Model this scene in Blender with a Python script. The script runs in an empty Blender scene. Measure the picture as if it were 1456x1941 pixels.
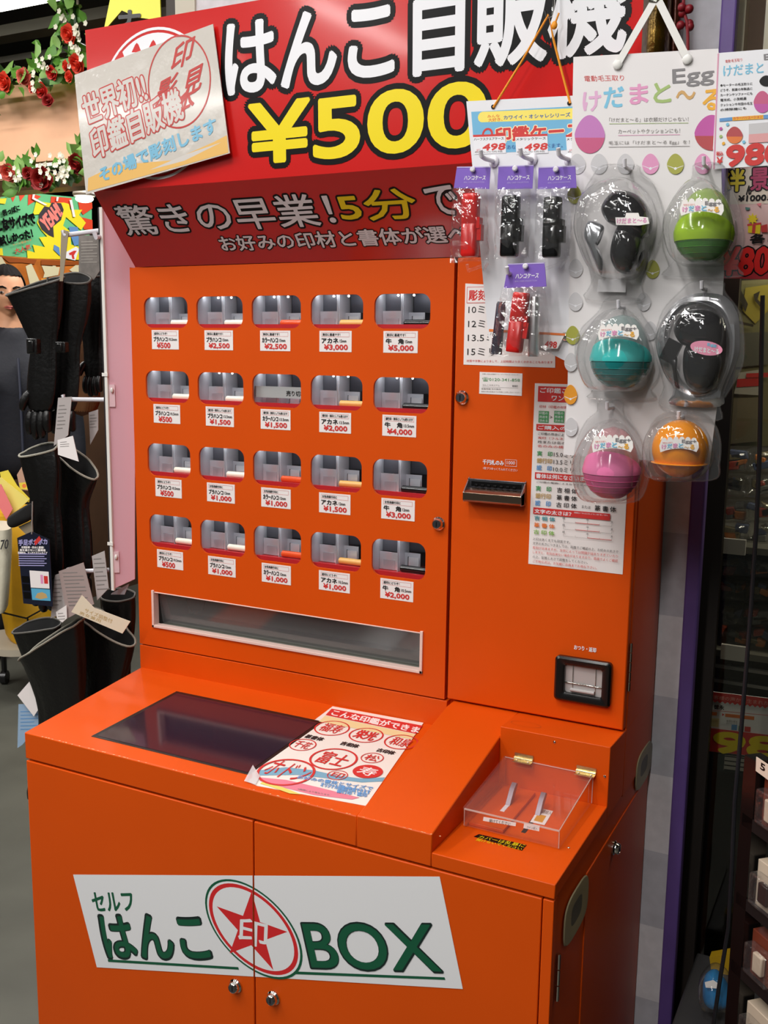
import bpy, bmesh, math, random
from mathutils import Vector as V, Matrix
S = bpy.context.scene
C = S.collection
random.seed(7)

# ---------------------------------------------------------------- camera
FPX = 1905.64
CAM = V((1.2192, -1.3954, 1.4978))
_ya, _pi, _ro = 0.4731, -0.1619, 0.0128
FW = V((-math.sin(_ya)*math.cos(_pi), math.cos(_ya)*math.cos(_pi), math.sin(_pi)))
_R = FW.cross(V((0, 0, 1))).normalized()
_U = _R.cross(FW)
RT = _R*math.cos(_ro) + _U*math.sin(_ro)
UP = -_R*math.sin(_ro) + _U*math.cos(_ro)
cd = bpy.data.cameras.new('camera')
cam = bpy.data.objects.new('camera', cd)
C.objects.link(cam)
cd.sensor_fit = 'VERTICAL'; cd.sensor_height = 36.0; cd.sensor_width = 27.0
cd.lens = FPX*36.0/1941.0
cd.clip_start = 0.02
cam.matrix_world = Matrix(((RT.x, UP.x, -FW.x, CAM.x), (RT.y, UP.y, -FW.y, CAM.y), (RT.z, UP.z, -FW.z, CAM.z), (0, 0, 0, 1)))
S.camera = cam

# ---------------------------------------------------------------- light and exposure
S.view_settings.view_transform = 'Standard'
S.view_settings.look = 'None'
S.view_settings.gamma = 1.0
S.view_settings.use_curve_mapping = False
S.view_settings.exposure = -0.42
S.cycles.use_denoising = True
S.cycles.max_bounces = 8
S.cycles.transparent_max_bounces = 24
S.cycles.caustics_reflective = False
S.cycles.caustics_refractive = False
w = bpy.data.worlds.new('world'); S.world = w; w.use_nodes = True
w.node_tree.nodes['Background'].inputs[0].default_value = (0.80, 0.84, 0.80, 1)
w.node_tree.nodes['Background'].inputs[1].default_value = 0.13

def tube_light(name, loc, length, along, power, col=(1.0, 0.975, 0.945), width=0.12):
    """a ceiling fluorescent tube: long narrow area light pointing down"""
    l = bpy.data.lights.new(name, 'AREA'); l.shape = 'RECTANGLE'
    l.size = length; l.size_y = width; l.energy = power; l.color = col
    o = bpy.data.objects.new(name, l); C.objects.link(o); o.location = loc
    if along == 'y': o.rotation_euler = (0, 0, math.pi/2)
    return o
tube_light('ceiling_tube_light', (-0.75, -1.65, 2.95), 2.0, 'y', 42)
tube_light('ceiling_tube_light', (0.50, -1.6, 2.95), 1.8, 'y', 38)
tube_light('ceiling_tube_light', (-2.3, -1.2, 2.95), 2.4, 'y', 40)
tube_light('ceiling_tube_light', (-1.6, 0.5, 2.95), 2.4, 'x', 62)
tube_light('ceiling_tube_light', (-1.9, 2.7, 2.95), 1.6, 'y', 75)
tube_light('ceiling_tube_light', (0.3, -1.2, 2.95), 2.0, 'x', 20)
tube_light('ceiling_tube_light', (1.12, -3.3, 2.95), 1.6, 'y', 72)
tube_light('ceiling_tube_light', (-3.1, -4.0, 2.95), 1.4, 'x', 20)
tube_light('ceiling_tube_light', (-1.45, -3.8, 2.95), 1.2, 'y', 20)
tube_light('ceiling_tube_light', (-2.6, -0.4, 2.95), 1.4, 'x', 26)

# ---------------------------------------------------------------- helpers
def ray(u, v):
    return FW + RT*((u-728.0)/FPX) - UP*((v-970.5)/FPX)
def hit(u, v, P0, N):
    d = ray(u, v); P0 = V(P0); N = V(N)
    return CAM + d*((P0-CAM).dot(N)/d.dot(N))
def hy(u, v, y): return hit(u, v, (0, y, 0), (0, 1, 0))
def hx(u, v, x): return hit(u, v, (x, 0, 0), (1, 0, 0))
def hz(u, v, z): return hit(u, v, (0, 0, z), (0, 0, 1))
def at(u, v, w): return CAM + ray(u, v)*w

def lin(c):
    def f(x):
        x /= 255.0
        return x/12.92 if x <= 0.04045 else ((x+0.055)/1.055)**2.4
    return (f(c[0]), f(c[1]), f(c[2]), 1.0)
MATS = {}
def M(name, c=None, rough=0.5, metal=0.0, spec=0.5, coat=0.0, noise=0.0, nscale=30.0, bump=0.0, emit=0.0, alpha=1.0, trans=0.0, aniso=0.0):
    if name in MATS: return MATS[name]
    m = bpy.data.materials.new(name); m.use_nodes = True
    nt = m.node_tree; b = nt.nodes['Principled BSDF']
    col = lin(c)
    b.inputs['Base Color'].default_value = col
    b.inputs['Roughness'].default_value = rough
    b.inputs['Metallic'].default_value = metal
    b.inputs['Specular IOR Level'].default_value = spec
    b.inputs['Coat Weight'].default_value = coat
    b.inputs['Coat Roughness'].default_value = 0.08
    b.inputs['Transmission Weight'].default_value = trans
    b.inputs['Alpha'].default_value = alpha
    if emit:
        b.inputs['Emission Color'].default_value = col
        b.inputs['Emission Strength'].default_value = emit
    if noise or bump:
        tc = nt.nodes.new('ShaderNodeTexCoord')
        nz = nt.nodes.new('ShaderNodeTexNoise'); nz.inputs['Scale'].default_value = nscale; nz.inputs['Detail'].default_value = 5
        nt.links.new(tc.outputs['Object'], nz.inputs['Vector'])
        if noise:
            mx = nt.nodes.new('ShaderNodeMixRGB'); mx.blend_type = 'MULTIPLY'; mx.inputs[0].default_value = 1.0
            mr = nt.nodes.new('ShaderNodeMapRange'); mr.inputs[1].default_value = 0.3; mr.inputs[2].default_value = 0.7
            mr.inputs[3].default_value = 1.0-noise; mr.inputs[4].default_value = 1.0
            nt.links.new(nz.outputs['Fac'], mr.inputs[0])
            mx.inputs[1].default_value = col
            nt.links.new(mr.outputs[0], mx.inputs[2])
            nt.links.new(mx.outputs[0], b.inputs['Base Color'])
        if bump:
            bp = nt.nodes.new('ShaderNodeBump'); bp.inputs['Strength'].default_value = bump; bp.inputs['Distance'].default_value = 0.01
            nt.links.new(nz.outputs['Fac'], bp.inputs['Height'])
            nt.links.new(bp.outputs[0], b.inputs['Normal'])
    MATS[name] = m
    return m
def film(name, tint=(1, 1, 1), gloss=0.12, rough=0.06, haze=0.0, bump=0.0, nscale=60.0, ior=1.45):
    """clear thin plastic or glass: see-through with a mirror-like sheen"""
    if name in MATS: return MATS[name]
    m = bpy.data.materials.new(name); m.use_nodes = True
    nt = m.node_tree; nt.nodes.clear(); N = nt.nodes.new
    out = N('ShaderNodeOutputMaterial'); tr = N('ShaderNodeBsdfTransparent'); gl = N('ShaderNodeBsdfGlossy')
    tr.inputs[0].default_value = (*tint, 1); gl.inputs[1].default_value = rough;
    lw = N('ShaderNodeLayerWeight'); lw.inputs[0].default_value = 0.5
    pw = N('ShaderNodeMath'); pw.operation = 'POWER'; pw.inputs[1].default_value = 3.5; nt.links.new(lw.outputs['Facing'], pw.inputs[0])
    ad = N('ShaderNodeMath'); ad.operation = 'MULTIPLY_ADD'; ad.use_clamp = True; ad.inputs[1].default_value = 0.75; ad.inputs[2].default_value = gloss
    nt.links.new(pw.outputs[0], ad.inputs[0])
    mx = N('ShaderNodeMixShader'); nt.links.new(ad.outputs[0], mx.inputs[0])
    base = tr.outputs[0]
    if haze:
        df = N('ShaderNodeBsdfDiffuse'); df.inputs[0].default_value = (0.85, 0.85, 0.87, 1)
        m2 = N('ShaderNodeMixShader'); m2.inputs[0].default_value = haze
        nt.links.new(base, m2.inputs[1]); nt.links.new(df.outputs[0], m2.inputs[2]); base = m2.outputs[0]
    nt.links.new(base, mx.inputs[1]); nt.links.new(gl.outputs[0], mx.inputs[2]); nt.links.new(mx.outputs[0], out.inputs[0])
    if bump:
        tc = N('ShaderNodeTexCoord'); nz = N('ShaderNodeTexNoise'); nz.inputs['Scale'].default_value = nscale; nz.inputs['Detail'].default_value = 3
        bp = N('ShaderNodeBump'); bp.inputs['Strength'].default_value = bump; bp.inputs['Distance'].default_value = 0.01
        nt.links.new(tc.outputs['Object'], nz.inputs['Vector']); nt.links.new(nz.outputs['Fac'], bp.inputs['Height'])
        nt.links.new(bp.outputs[0], gl.inputs['Normal']); nt.links.new(bp.outputs[0], lw.inputs['Normal'])
    MATS[name] = m
    return m

class MB:
    """collects faces and links them as ONE mesh object"""
    def __init__(s): s.v = []; s.f = []; s.m = []; s.mats = []
    def mi(s, mat):
        if mat not in s.mats: s.mats.append(mat)
        return s.mats.index(mat)
    def add(s, verts, faces, mat):
        n = len(s.v); k = s.mi(mat)
        s.v += [tuple(p) for p in verts]
        for f in faces: s.f.append([n+i for i in f]); s.m.append(k)
    def face(s, pts, mat): s.add(pts, [list(range(len(pts)))], mat)
    def box(s, x0, y0, z0, x1, y1, z1, mat):
        p = [(x0, y0, z0), (x1, y0, z0), (x1, y1, z0), (x0, y1, z0), (x0, y0, z1), (x1, y0, z1), (x1, y1, z1), (x0, y1, z1)]
        s.add(p, [[3, 2, 1, 0], [4, 5, 6, 7], [0, 1, 5, 4], [1, 2, 6, 5], [2, 3, 7, 6], [3, 0, 4, 7]], mat)
    def obox(s, c, ex, ey, ez, mat):
        c, ex, ey, ez = V(c), V(ex), V(ey), V(ez)
        p = [c+ex*i+ey*j+ez*k for k in (-1, 1) for (i, j) in ((-1, -1), (1, -1), (1, 1), (-1, 1))]
        s.add(p, [[3, 2, 1, 0], [4, 5, 6, 7], [0, 1, 5, 4], [1, 2, 6, 5], [2, 3, 7, 6], [3, 0, 4, 7]], mat)
    def prism(s, pts, vec, mat):
        n = len(pts); vec = V(vec); a = [V(p) for p in pts]
        s.add(a+[p+vec for p in a], [list(range(n))[::-1], list(range(n, 2*n))]+[[i, (i+1) % n, n+(i+1) % n, n+i] for i in range(n)], mat)
    def loft(s, rings, mat, cap0=True, cap1=True, closed=True):
        n = len(rings[0]); vs = [p for r in rings for p in r]; fs = []
        for k in range(len(rings)-1):
            for i in range(n if closed else n-1):
                j = (i+1) % n
                fs.append([k*n+i, k*n+j, (k+1)*n+j, (k+1)*n+i])
        if cap0: fs.append(list(range(n))[::-1])
        if cap1: fs.append([(len(rings)-1)*n+i for i in range(n)])
        s.add(vs, fs, mat)
    def tube(s, path, r, mat, n=8, caps=True):
        path = [V(p) for p in path]; rings = []
        rr = r if isinstance(r, (list, tuple)) else [r]*len(path)
        t0 = (path[1]-path[0]).normalized()
        ref = V((0, 0, 1)) if abs(t0.z) < 0.9 else V((1, 0, 0))
        nn = t0.cross(ref).normalized()
        for i, p in enumerate(path):
            a = path[max(i-1, 0)]; b = path[min(i+1, len(path)-1)]
            t = (b-a).normalized(); nn = (nn - t*nn.dot(t)).normalized(); bb = t.cross(nn)
            rings.append([p+(nn*math.cos(2*math.pi*k/n)+bb*math.sin(2*math.pi*k/n))*rr[i] for k in range(n)])
        s.loft(rings, mat, caps, caps)
    def lathe(s, prof, org, axis, mat, n=24, sx=1.0):
        org = V(org); ax = V(axis).normalized()
        ref = V((1, 0, 0)) if abs(ax.x) < 0.9 else V((0, 0, 1))
        u = (ref-ax*ref.dot(ax)).normalized(); q = ax.cross(u)
        rings = [[org+ax*z+(u*math.cos(2*math.pi*k/n)*sx+q*math.sin(2*math.pi*k/n))*r for k in range(n)] for r, z in prof]
        s.loft(rings, mat, True, True)
    def ball(s, c, rx, ry, rz, mat, n=20, m=12, ex=None, ey=None, ez=None):
        c = V(c); ex = V(ex or (1, 0, 0)); ey = V(ey or (0, 1, 0)); ez = V(ez or (0, 0, 1)); rings = []
        for j in range(1, m):
            th = math.pi*j/m
            rings.append([c+ex*(rx*math.sin(th)*math.cos(2*math.pi*i/n))+ey*(ry*math.sin(th)*math.sin(2*math.pi*i/n))-ez*(rz*math.cos(th)) for i in range(n)])
        s.loft(rings, mat, True, True)
    def build(s, name, parent=None, smooth=True, bevel=0.0, seg=2, angle=38, recalc=True, subsurf=0):
        me = bpy.data.meshes.new(name); me.from_pydata(s.v, [], s.f); me.update()
        for mt in s.mats: me.materials.append(mt)
        me.polygons.foreach_set('material_index', s.m)
        if recalc:
            bm = bmesh.new(); bm.from_mesh(me); bmesh.ops.recalc_face_normals(bm, faces=bm.faces); bm.to_mesh(me); bm.free()
        if smooth:
            me.polygons.foreach_set('use_smooth', [True]*len(me.polygons)); me.set_sharp_from_angle(angle=math.radians(angle))
        o = bpy.data.objects.new(name, me); C.objects.link(o)
        if bevel:
            b = o.modifiers.new('bevel', 'BEVEL'); b.width = bevel; b.segments = seg; b.limit_method = 'ANGLE'; b.angle_limit = math.radians(40)
        if subsurf:
            b = o.modifiers.new('sub', 'SUBSURF'); b.levels = subsurf; b.render_levels = subsurf
        if parent: adopt(o, parent)
        return o
def adopt(o, parent):
    o.parent = parent
    if parent.type == 'EMPTY': o.matrix_parent_inverse = Matrix.Translation(-V(parent.location))
def tag(o, label, cat, group=None):
    o['label'] = label; o['category'] = cat
    if group: o['group'] = group
    return o
def thing(name, label, cat, loc=(0, 0, 0), group=None):
    o = bpy.data.objects.new(name, None); C.objects.link(o); o.location = V(loc); o.empty_display_size = 0.05
    return tag(o, label, cat, group)
def structure(o):
    o['kind'] = 'structure'; return o
def note(o, label):
    o['label'] = label; return o

_TM = {}
def tmesh(body, res=2):
    k = (body, res)
    if k not in _TM:
        cu = bpy.data.curves.new('glyphs', 'FONT'); cu.body = body; cu.resolution_u = res; cu.size = 1.0
        ob = bpy.data.objects.new('glyphs', cu)
        me = bpy.data.meshes.new_from_object(ob)
        vs = [(q.co.x, q.co.y) for q in me.vertices]; fs = [list(p.vertices) for p in me.polygons]
        bpy.data.objects.remove(ob); bpy.data.curves.remove(cu); bpy.data.meshes.remove(me)
        xs = [q[0] for q in vs]; ys = [q[1] for q in vs]
        _TM[k] = (vs, fs, min(xs), min(ys), max(xs), max(ys))
    return _TM[k]

class Print:
    """ink and lettering lying on one flat face (axes ux, uy; N towards the reader)"""
    def __init__(s, P0, ux, uy, mb=None, crop=(0, 0, 1), lift=0.0003, step=0.00003):
        s.P = V(P0); s.ux = V(ux).normalized(); s.uy = V(uy).normalized(); s.N = s.ux.cross(s.uy)
        s.mb = mb or MB(); s.crop = crop; s.k = 0; s.lift = lift; s.step = step
    def L(s, x, y):                       # photograph crop pixel -> local coordinates on the face
        ox, oy, sc = s.crop
        p = hit(ox+x/sc, oy+y/sc, s.P, s.N)-s.P
        return (p.dot(s.ux), p.dot(s.uy))
    def at(s, a, b, h=0.0): return s.P+s.ux*a+s.uy*b+s.N*h
    def up(s): s.k += 1; return s.lift+s.step*s.k
    def base(s, pts, mat, thick=0.001, local=False):
        q = pts if local else [s.L(*p) for p in pts]
        s.mb.prism([s.at(a, b, 0) for a, b in q], -s.N*thick, mat)
    def lpoly(s, pts, mat, h=None):
        h = s.up() if h is None else h
        s.mb.face([s.at(a, b, h) for a, b in pts], mat)
    def poly(s, pts, mat, h=None): s.lpoly([s.L(*p) for p in pts], mat, h)
    def rect(s, x0, y0, x1, y1, mat):     # aligned with the face: left/top/bottom measured at the left end
        a0, b0 = s.L(x0, y1); a1 = s.L(x1, y1)[0]; b1 = s.L(x0, y0)[1]
        s.lpoly([(a0, b0), (a1, b0), (a1, b1), (a0, b1)], mat)
    def lrect(s, a0, b0, a1, b1, mat): s.lpoly([(a0, b0), (a1, b0), (a1, b1), (a0, b1)], mat)
    def disc(s, c, e, mat, k=1.0, n=40, sy=1.0):
        a, b = s.L(*c); a2, b2 = s.L(*e); r = math.hypot(a2-a, b2-b)*k
        s.lpoly([(a+r*math.cos(2*math.pi*i/n), b+r*sy*math.sin(2*math.pi*i/n)) for i in range(n)], mat)
    def lring(s, a, b, r, t, mat, n=48, sy=1.0, h=None):
        h = s.up() if h is None else h
        P = [s.at(a+q*math.cos(2*math.pi*i/n), b+q*sy*math.sin(2*math.pi*i/n), h) for q in (r, r-t) for i in range(n)]
        s.mb.add(P, [[i, (i+1) % n, n+(i+1) % n, n+i] for i in range(n)], mat)
    def ring(s, c, e, t, mat, n=48, sy=1.0):
        a, b = s.L(*c); a2, b2 = s.L(*e); r = math.hypot(a2-a, b2-b)
        s.lring(a, b, r, r*t, mat, n, sy)
    def ltext(s, body, bl, br, tl, mat, bold=0.0, out=None, outr=0.0, res=2, nb=6, no=12):
        vs, fs, x0, y0, x1, y1 = tmesh(body, res)
        ex = ((br[0]-bl[0])/(x1-x0), (br[1]-bl[1])/(x1-x0)); ey = ((tl[0]-bl[0])/(y1-y0), (tl[1]-bl[1])/(y1-y0))
        loc = [(bl[0]+ex[0]*(x-x0)+ey[0]*(y-y0), bl[1]+ex[1]*(x-x0)+ey[1]*(y-y0)) for x, y in vs]
        hh = math.hypot(tl[0]-bl[0], tl[1]-bl[1])
        def put(r, n, m):
            h = s.up()
            if r <= 0: n = 1
            for i in range(n):
                dx = r*hh*math.cos(2*math.pi*i/n) if r else 0; dy = r*hh*math.sin(2*math.pi*i/n) if r else 0
                s.mb.add([s.at(a+dx, b+dy, h+i*1e-6) for a, b in loc], fs, m)
        if out: put(outr+bold, no, out)
        put(bold, nb, mat)
    def text(s, body, bl, br, tl, mat, **k): s.ltext(body, s.L(*bl), s.L(*br), s.L(*tl), mat, **k)
    def line(s, body, l, r, t, b, mat, **k):   # text aligned with the face; l,t,b at the left end, r at the right end (crop pixels)
        a0, b0 = s.L(l, b); b1 = s.L(l, t)[1]
        # right end: same local height as the left end
        ox, oy, sc = s.crop
        a1, _ = s.L(r, b)
        s.ltext(body, (a0, b0), (a1, b0), (a0, b1), mat, **k)
    def mline(s, body, a0, b0, a1, b1, mat, **k):  # metric box
        s.ltext(body, (a0, b0), (a1, b0), (a0, b1), mat, **k)
    def build(s, name, parent=None): return s.mb.build(name, parent, smooth=False, recalc=False)
X1, Z1, Y1 = (1, 0, 0), (0, 0, 1), (0, 1, 0)
def PY(y, crop=(0, 0, 1), mb=None, **k): return Print((0, y, 0), X1, Z1, mb, crop, **k)

# crops of the photograph used for measuring (origin x, origin y, scale)
cA = (1000, 710, 7.28); cB = (990, 880, 6.933); cN = (860, 520, 6.067); cE = (1180, 0, 5.275); cK = (840, 0, 2.3636)
cG = (840, 280, 2.3636); cH = (840, 640, 2.3636); cQ = (470, 1320, 4.16); cLm = (130, 30, 4.55); cHd = (400, 0, 2.912); cHl = (0, 0, 3.033)
cLogo = (100, 1600, 1.82); cR = (780, 1150, 2.912); cD = (1000, 1350, 3.193); cCard = (860, 170, 5.824)
def cpx(c, x, y): return (c[0]+x/c[2], c[1]+y/c[2])

# ---------------------------------------------------------------- materials
ORANGE = M('orange_paint', (214, 79, 7), 0.42, spec=0.22, noise=0.05, nscale=6, bump=0.02)
RED = M('red_gloss', (200, 28, 26), 0.20, coat=0.4)
WHITE = M('white_print', (232, 232, 236), 0.35)
BLACK = M('black_print', (9, 8, 9), 0.35, spec=0.25)
YELLOW = M('yellow_print', (238, 214, 22), 0.30)
PAPER = M('white_paper', (236, 230, 228), 0.6)
INKRED = M('red_ink', (205, 48, 44), 0.55)
INKBLACK = M('black_ink', (30, 27, 28), 0.55)
INKGREEN = M('green_ink', (70, 150, 90), 0.55)
INKBLUE = M('blue_ink', (95, 150, 205), 0.55)
INKTAN = M('tan_ink', (190, 160, 105), 0.55)
INKGREY = M('grey_ink', (130, 125, 122), 0.55)
INKORANGE = M('orange_ink', (225, 120, 55), 0.55)
INSTEEL = M('inner_steel', (196, 198, 206), 0.34, metal=0.35)
STEEL = M('brushed_steel', (190, 190, 195), 0.28, metal=1.0)
DARKSTEEL = M('dark_steel', (120, 120, 128), 0.32, metal=1.0)
CHROME = M('chrome', (215, 212, 205), 0.12, metal=1.0)
BRASS = M('plated_hinge', (225, 205, 160), 0.25, metal=1.0)
BLACKPL = M('black_plastic', (16, 15, 15), 0.25)
GAP = M('dark_gap', (20, 10, 8), 0.8)
DARKIN = M('dark_interior', (48, 46, 46), 0.5)
REDTRAY = M('red_tray', (190, 30, 38), 0.4)
GLASS = film('window_glass', gloss=0.02, rough=0.02)
CLEAR = film('clear_acrylic', gloss=0.02, rough=0.03, haze=0.02)
BLISTER = film('blister_plastic', gloss=0.08, rough=0.04, haze=0.03, bump=0.35, nscale=40)
BAGFILM = film('bag_film', gloss=0.09, rough=0.035, haze=0.02, bump=0.35, nscale=70)
# ================================================================ SETTING
fl = MB(); fl.box(-7, -5, -0.05, 4, 7, 0, M('floor_vinyl', (86, 86, 77), 0.45, noise=0.25, nscale=5)); structure(fl.build('floor', smooth=False))
ce = MB(); ce.box(-7, -5, 3.25, 4, 7, 3.3, M('ceiling_dark', (40, 40, 36), 0.8, noise=0.3, nscale=3)); structure(ce.build('ceiling', smooth=False))
bk = MB(); bk.box(-7, 6.9, 0, 4, 7, 3.25, M('wall_dark', (62, 58, 50), 0.8, noise=0.3, nscale=2)); structure(bk.build('wall_back', smooth=False))
wl = MB(); wl.box(-7.05, -5, 0, -6.95, 7, 3.25, MATS['wall_dark']); structure(wl.build('wall_left', smooth=False))
# grey checked wallpaper on the pillar behind the machine
def wallpaper():
    m = bpy.data.materials.new('grey_wallpaper'); m.use_nodes = True; nt = m.node_tree; b = nt.nodes['Principled BSDF']; N = nt.nodes.new
    tc = N('ShaderNodeTexCoord'); sp = N('ShaderNodeSeparateXYZ'); nt.links.new(tc.outputs['Object'], sp.inputs[0])
    md = N('ShaderNodeMath'); md.operation = 'FLOORED_MODULO'; md.inputs[1].default_value = 0.27; nt.links.new(sp.outputs[2], md.inputs[0])
    gt = N('ShaderNodeMath'); gt.operation = 'GREATER_THAN'; gt.inputs[1].default_value = 0.135; nt.links.new(md.outputs[0], gt.inputs[0])
    nz = N('ShaderNodeTexNoise'); nz.inputs['Scale'].default_value = 40; nz.inputs['Detail'].default_value = 6; nt.links.new(tc.outputs['Object'], nz.inputs['Vector'])
    mx = N('ShaderNodeMixRGB'); mx.inputs[1].default_value = lin((214, 214, 222)); mx.inputs[2].default_value = lin((244, 242, 246)); nt.links.new(gt.outputs[0], mx.inputs[0])
    m2 = N('ShaderNodeMixRGB'); m2.blend_type = 'MULTIPLY'; m2.inputs[0].default_value = 0.45; nt.links.new(mx.outputs[0], m2.inputs[1]); nt.links.new(nz.outputs['Color'], m2.inputs[2])
    bw = N('ShaderNodeRGBToBW'); nt.links.new(nz.outputs['Color'], bw.inputs[0]); nt.links.new(bw.outputs[0], m2.inputs[2])
    nt.links.new(m2.outputs[0], b.inputs['Base Color']); b.inputs['Roughness'].default_value = 0.75
    return m
WP = wallpaper()
xp0 = hy(1338, 490, 0.205).x; xp1 = hy(1367, 490, 0.205).x; xl = hy(372, 10, 0.205).x
wp = MB(); wp.box(xl, 0.205, 0, xp0, 0.222, 3.25, WP); structure(wp.build('wall_pillar', smooth=False))
PURPLE = M('purple_trim_paint', (104, 78, 150), 0.5, noise=0.15, nscale=25)
tr = MB(); tr.box(xp0, 0.200, 0, xp1, 0.222, 3.25, PURPLE); structure(tr.build('trim_1', smooth=False, bevel=0.003))
tr = MB(); tr.box(xl-0.045, 0.20, 0, xl, 0.42, 3.25, M('cream_trim_paint', (205, 200, 182), 0.5)); tr.box(xl-0.07, 0.205, 0, xl-0.045, 0.42, 3.25, M('dark_trim_paint', (60, 52, 45), 0.5)); structure(tr.build('trim_2', smooth=False))
# dark ceiling ducts and beams at the left
BEAM = M('beam_metal', (70, 68, 60), 0.45, metal=0.3)
b1 = MB()
for (u0, v0, u1, v1, y, hh) in ((-60, 75, 190, 35, 2.4, 0.05), (20, 118, 175, 92, 2.6, 0.03)):
    a = hy(u0, v0, y); b = hy(u1, v1, y)
    b1.obox(((a.x-0.3+b.x+0.6)/2, y, (a.z+b.z)/2), ((b.x-a.x+0.9)/2, 0, 0), (0, 0.05, 0), (0, 0, hh/2), BEAM)
structure(b1.build('ceiling_beam', smooth=False))
b1 = MB(); a = hy(-80, 358, 1.9); b = hy(200, 333, 1.9)
b1.box(a.x-1.0, 1.88, (a.z+b.z)/2-0.035, b.x+0.8, 1.98, (a.z+b.z)/2+0.02, M('rail_metal', (96, 96, 84), 0.35, metal=0.6))
b1.box(a.x-1.0, 1.875, (a.z+b.z)/2+0.012, b.x+0.8, 1.88, (a.z+b.z)/2+0.022, STEEL)
structure(b1.build('trim_3', smooth=False))

# ================================================================ VENDING MACHINE
vm = thing('vending_machine', 'orange self-service seal vending machine with red header sign, twenty windows and sloped console', 'vending machine', (0.45, 0, 0))
XS = 0.6170; W = 0.90; ZB = 0.952; ZT = 1.6306; D = 0.3115
# upper cabinet shell
u = MB()
u.box(0, 0.014, 0.95, 0.012, 0.198, 1.70, ORANGE); u.box(W-0.012, 0.016, 0.95, W, 0.198, 1.70, ORANGE)
u.box(W-0.012, 0.0145, 0.846, W, 0.198, 0.952, ORANGE); u.box(0, 0.0145, 0.846, 0.012, 0.198, 0.952, ORANGE)
u.box(0.012, 0.188, 0.846, W-0.012, 0.198, 1.70, ORANGE); u.box(0.012, 0.014, 1.63, W-0.012, 0.188, 1.70, ORANGE)
u.box(0.012, 0.0145, 0.905, W-0.012, 0.188, 0.952, ORANGE); u.box(XS-0.004, 0.014, 0.952, XS+0.008, 0.188, 1.63, GAP)
u.build('upper_cabinet', vm, bevel=0.0015)
# window door with 20 rounded openings and the dispensing slot
WX = [0.030, 0.1435, 0.2562, 0.3694, 0.4838]; WZ = [1.579, 1.4530, 1.3255, 1.1980]; WW = 0.0948; WH = [0.0520, 0.0540, 0.0575, 0.0595]
cxs = [0.0005, 0.1345, 0.2475, 0.3610, 0.4747, XS-0.001]; czs = [ZT-0.001, 1.4880, 1.3610, 1.2330, 1.0900, ZB]
door = MB()
def rrect_r(th, hw, hh, r):
    c, s_ = math.cos(th), math.sin(th); lo, hi = 0.0, 3*max(hw, hh)
    for _ in range(40):
        m = (lo+hi)/2; x, y = abs(c*m), abs(s_*m)
        qx, qy = max(x-(hw-r), 0), max(y-(hh-r), 0)
        ins = x <= hw and y <= hh and (not (x > hw-r and y > hh-r) or qx*qx+qy*qy <= r*r)
        if ins: lo = m
        else: hi = m
    return lo
def holed_cell(mb, x0, z0, x1, z1, hx0, hz0, hx1, hz1, r, mat, depth=0.004):
    cx, cz = (hx0+hx1)/2, (hz0+hz1)/2; hw, hh = (hx1-hx0)/2, (hz1-hz0)/2
    ang = [math.atan2(b-cz, a-cx) for a in (x0, x1) for b in (z0, z1)]
    for sx in (1, -1):
        for sy in (1, -1):
            for k in range(9):
                t = math.pi/2*k/8
                ang.append(math.atan2(sy*(hh-r+r*math.sin(t)), sx*(hw-r+r*math.cos(t))))
    ang = sorted(set(round(t % (2*math.pi), 6) for t in ang)); n = len(ang); inn = []; outr = []
    for t in ang:
        c, s_ = math.cos(t), math.sin(t); q = rrect_r(t, hw, hh, r); inn.append((cx+c*q, cz+s_*q))
        k = min(((x1-cx)/c if c > 1e-9 else (x0-cx)/c if c < -1e-9 else 9), ((z1-cz)/s_ if s_ > 1e-9 else (z0-cz)/s_ if s_ < -1e-9 else 9))
        outr.append((cx+c*k, cz+s_*k))
    P = [(a, 0, b) for a, b in outr]+[(a, 0, b) for a, b in inn]+[(a, depth, b) for a, b in inn]
    mb.add(P, [[i, (i+1) % n, n+(i+1) % n, n+i] for i in range(n)]+[[n+i, n+(i+1) % n, 2*n+(i+1) % n, 2*n+i] for i in range(n)], mat)
for r in range(4):
    for c in range(5):
        holed_cell(door, cxs[c], czs[r+1], cxs[c+1], czs[r], WX[c], WZ[r]-WH[r], WX[c]+WW, WZ[r], 0.0155, ORANGE)
holed_cell(door, cxs[0], czs[5], cxs[5], czs[4], 0.0370, 0.9925, 0.5730, 1.0530, 0.001, ORANGE)
for q in ([(cxs[0], 0, ZB), (cxs[5], 0, ZB), (cxs[5], 0.014, ZB), (cxs[0], 0.014, ZB)], [(cxs[0], 0, ZB), (cxs[0], 0.014, ZB), (cxs[0], 0.014, ZT), (cxs[0], 0, ZT)], [(cxs[5], 0, ZB), (cxs[5], 0, ZT), (cxs[5], 0.014, ZT), (cxs[5], 0.014, ZB)]):
    door.face(q, ORANGE)
wd = door.build('window_door', vm, recalc=False, smooth=False)
# price door on the right
pd = MB(); pd.box(XS+0.0035, 0, ZB+0.002, W-0.001, 0.015, ZT-0.001, ORANGE); pdo = pd.build('cash_door', vm, bevel=0.002)
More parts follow.
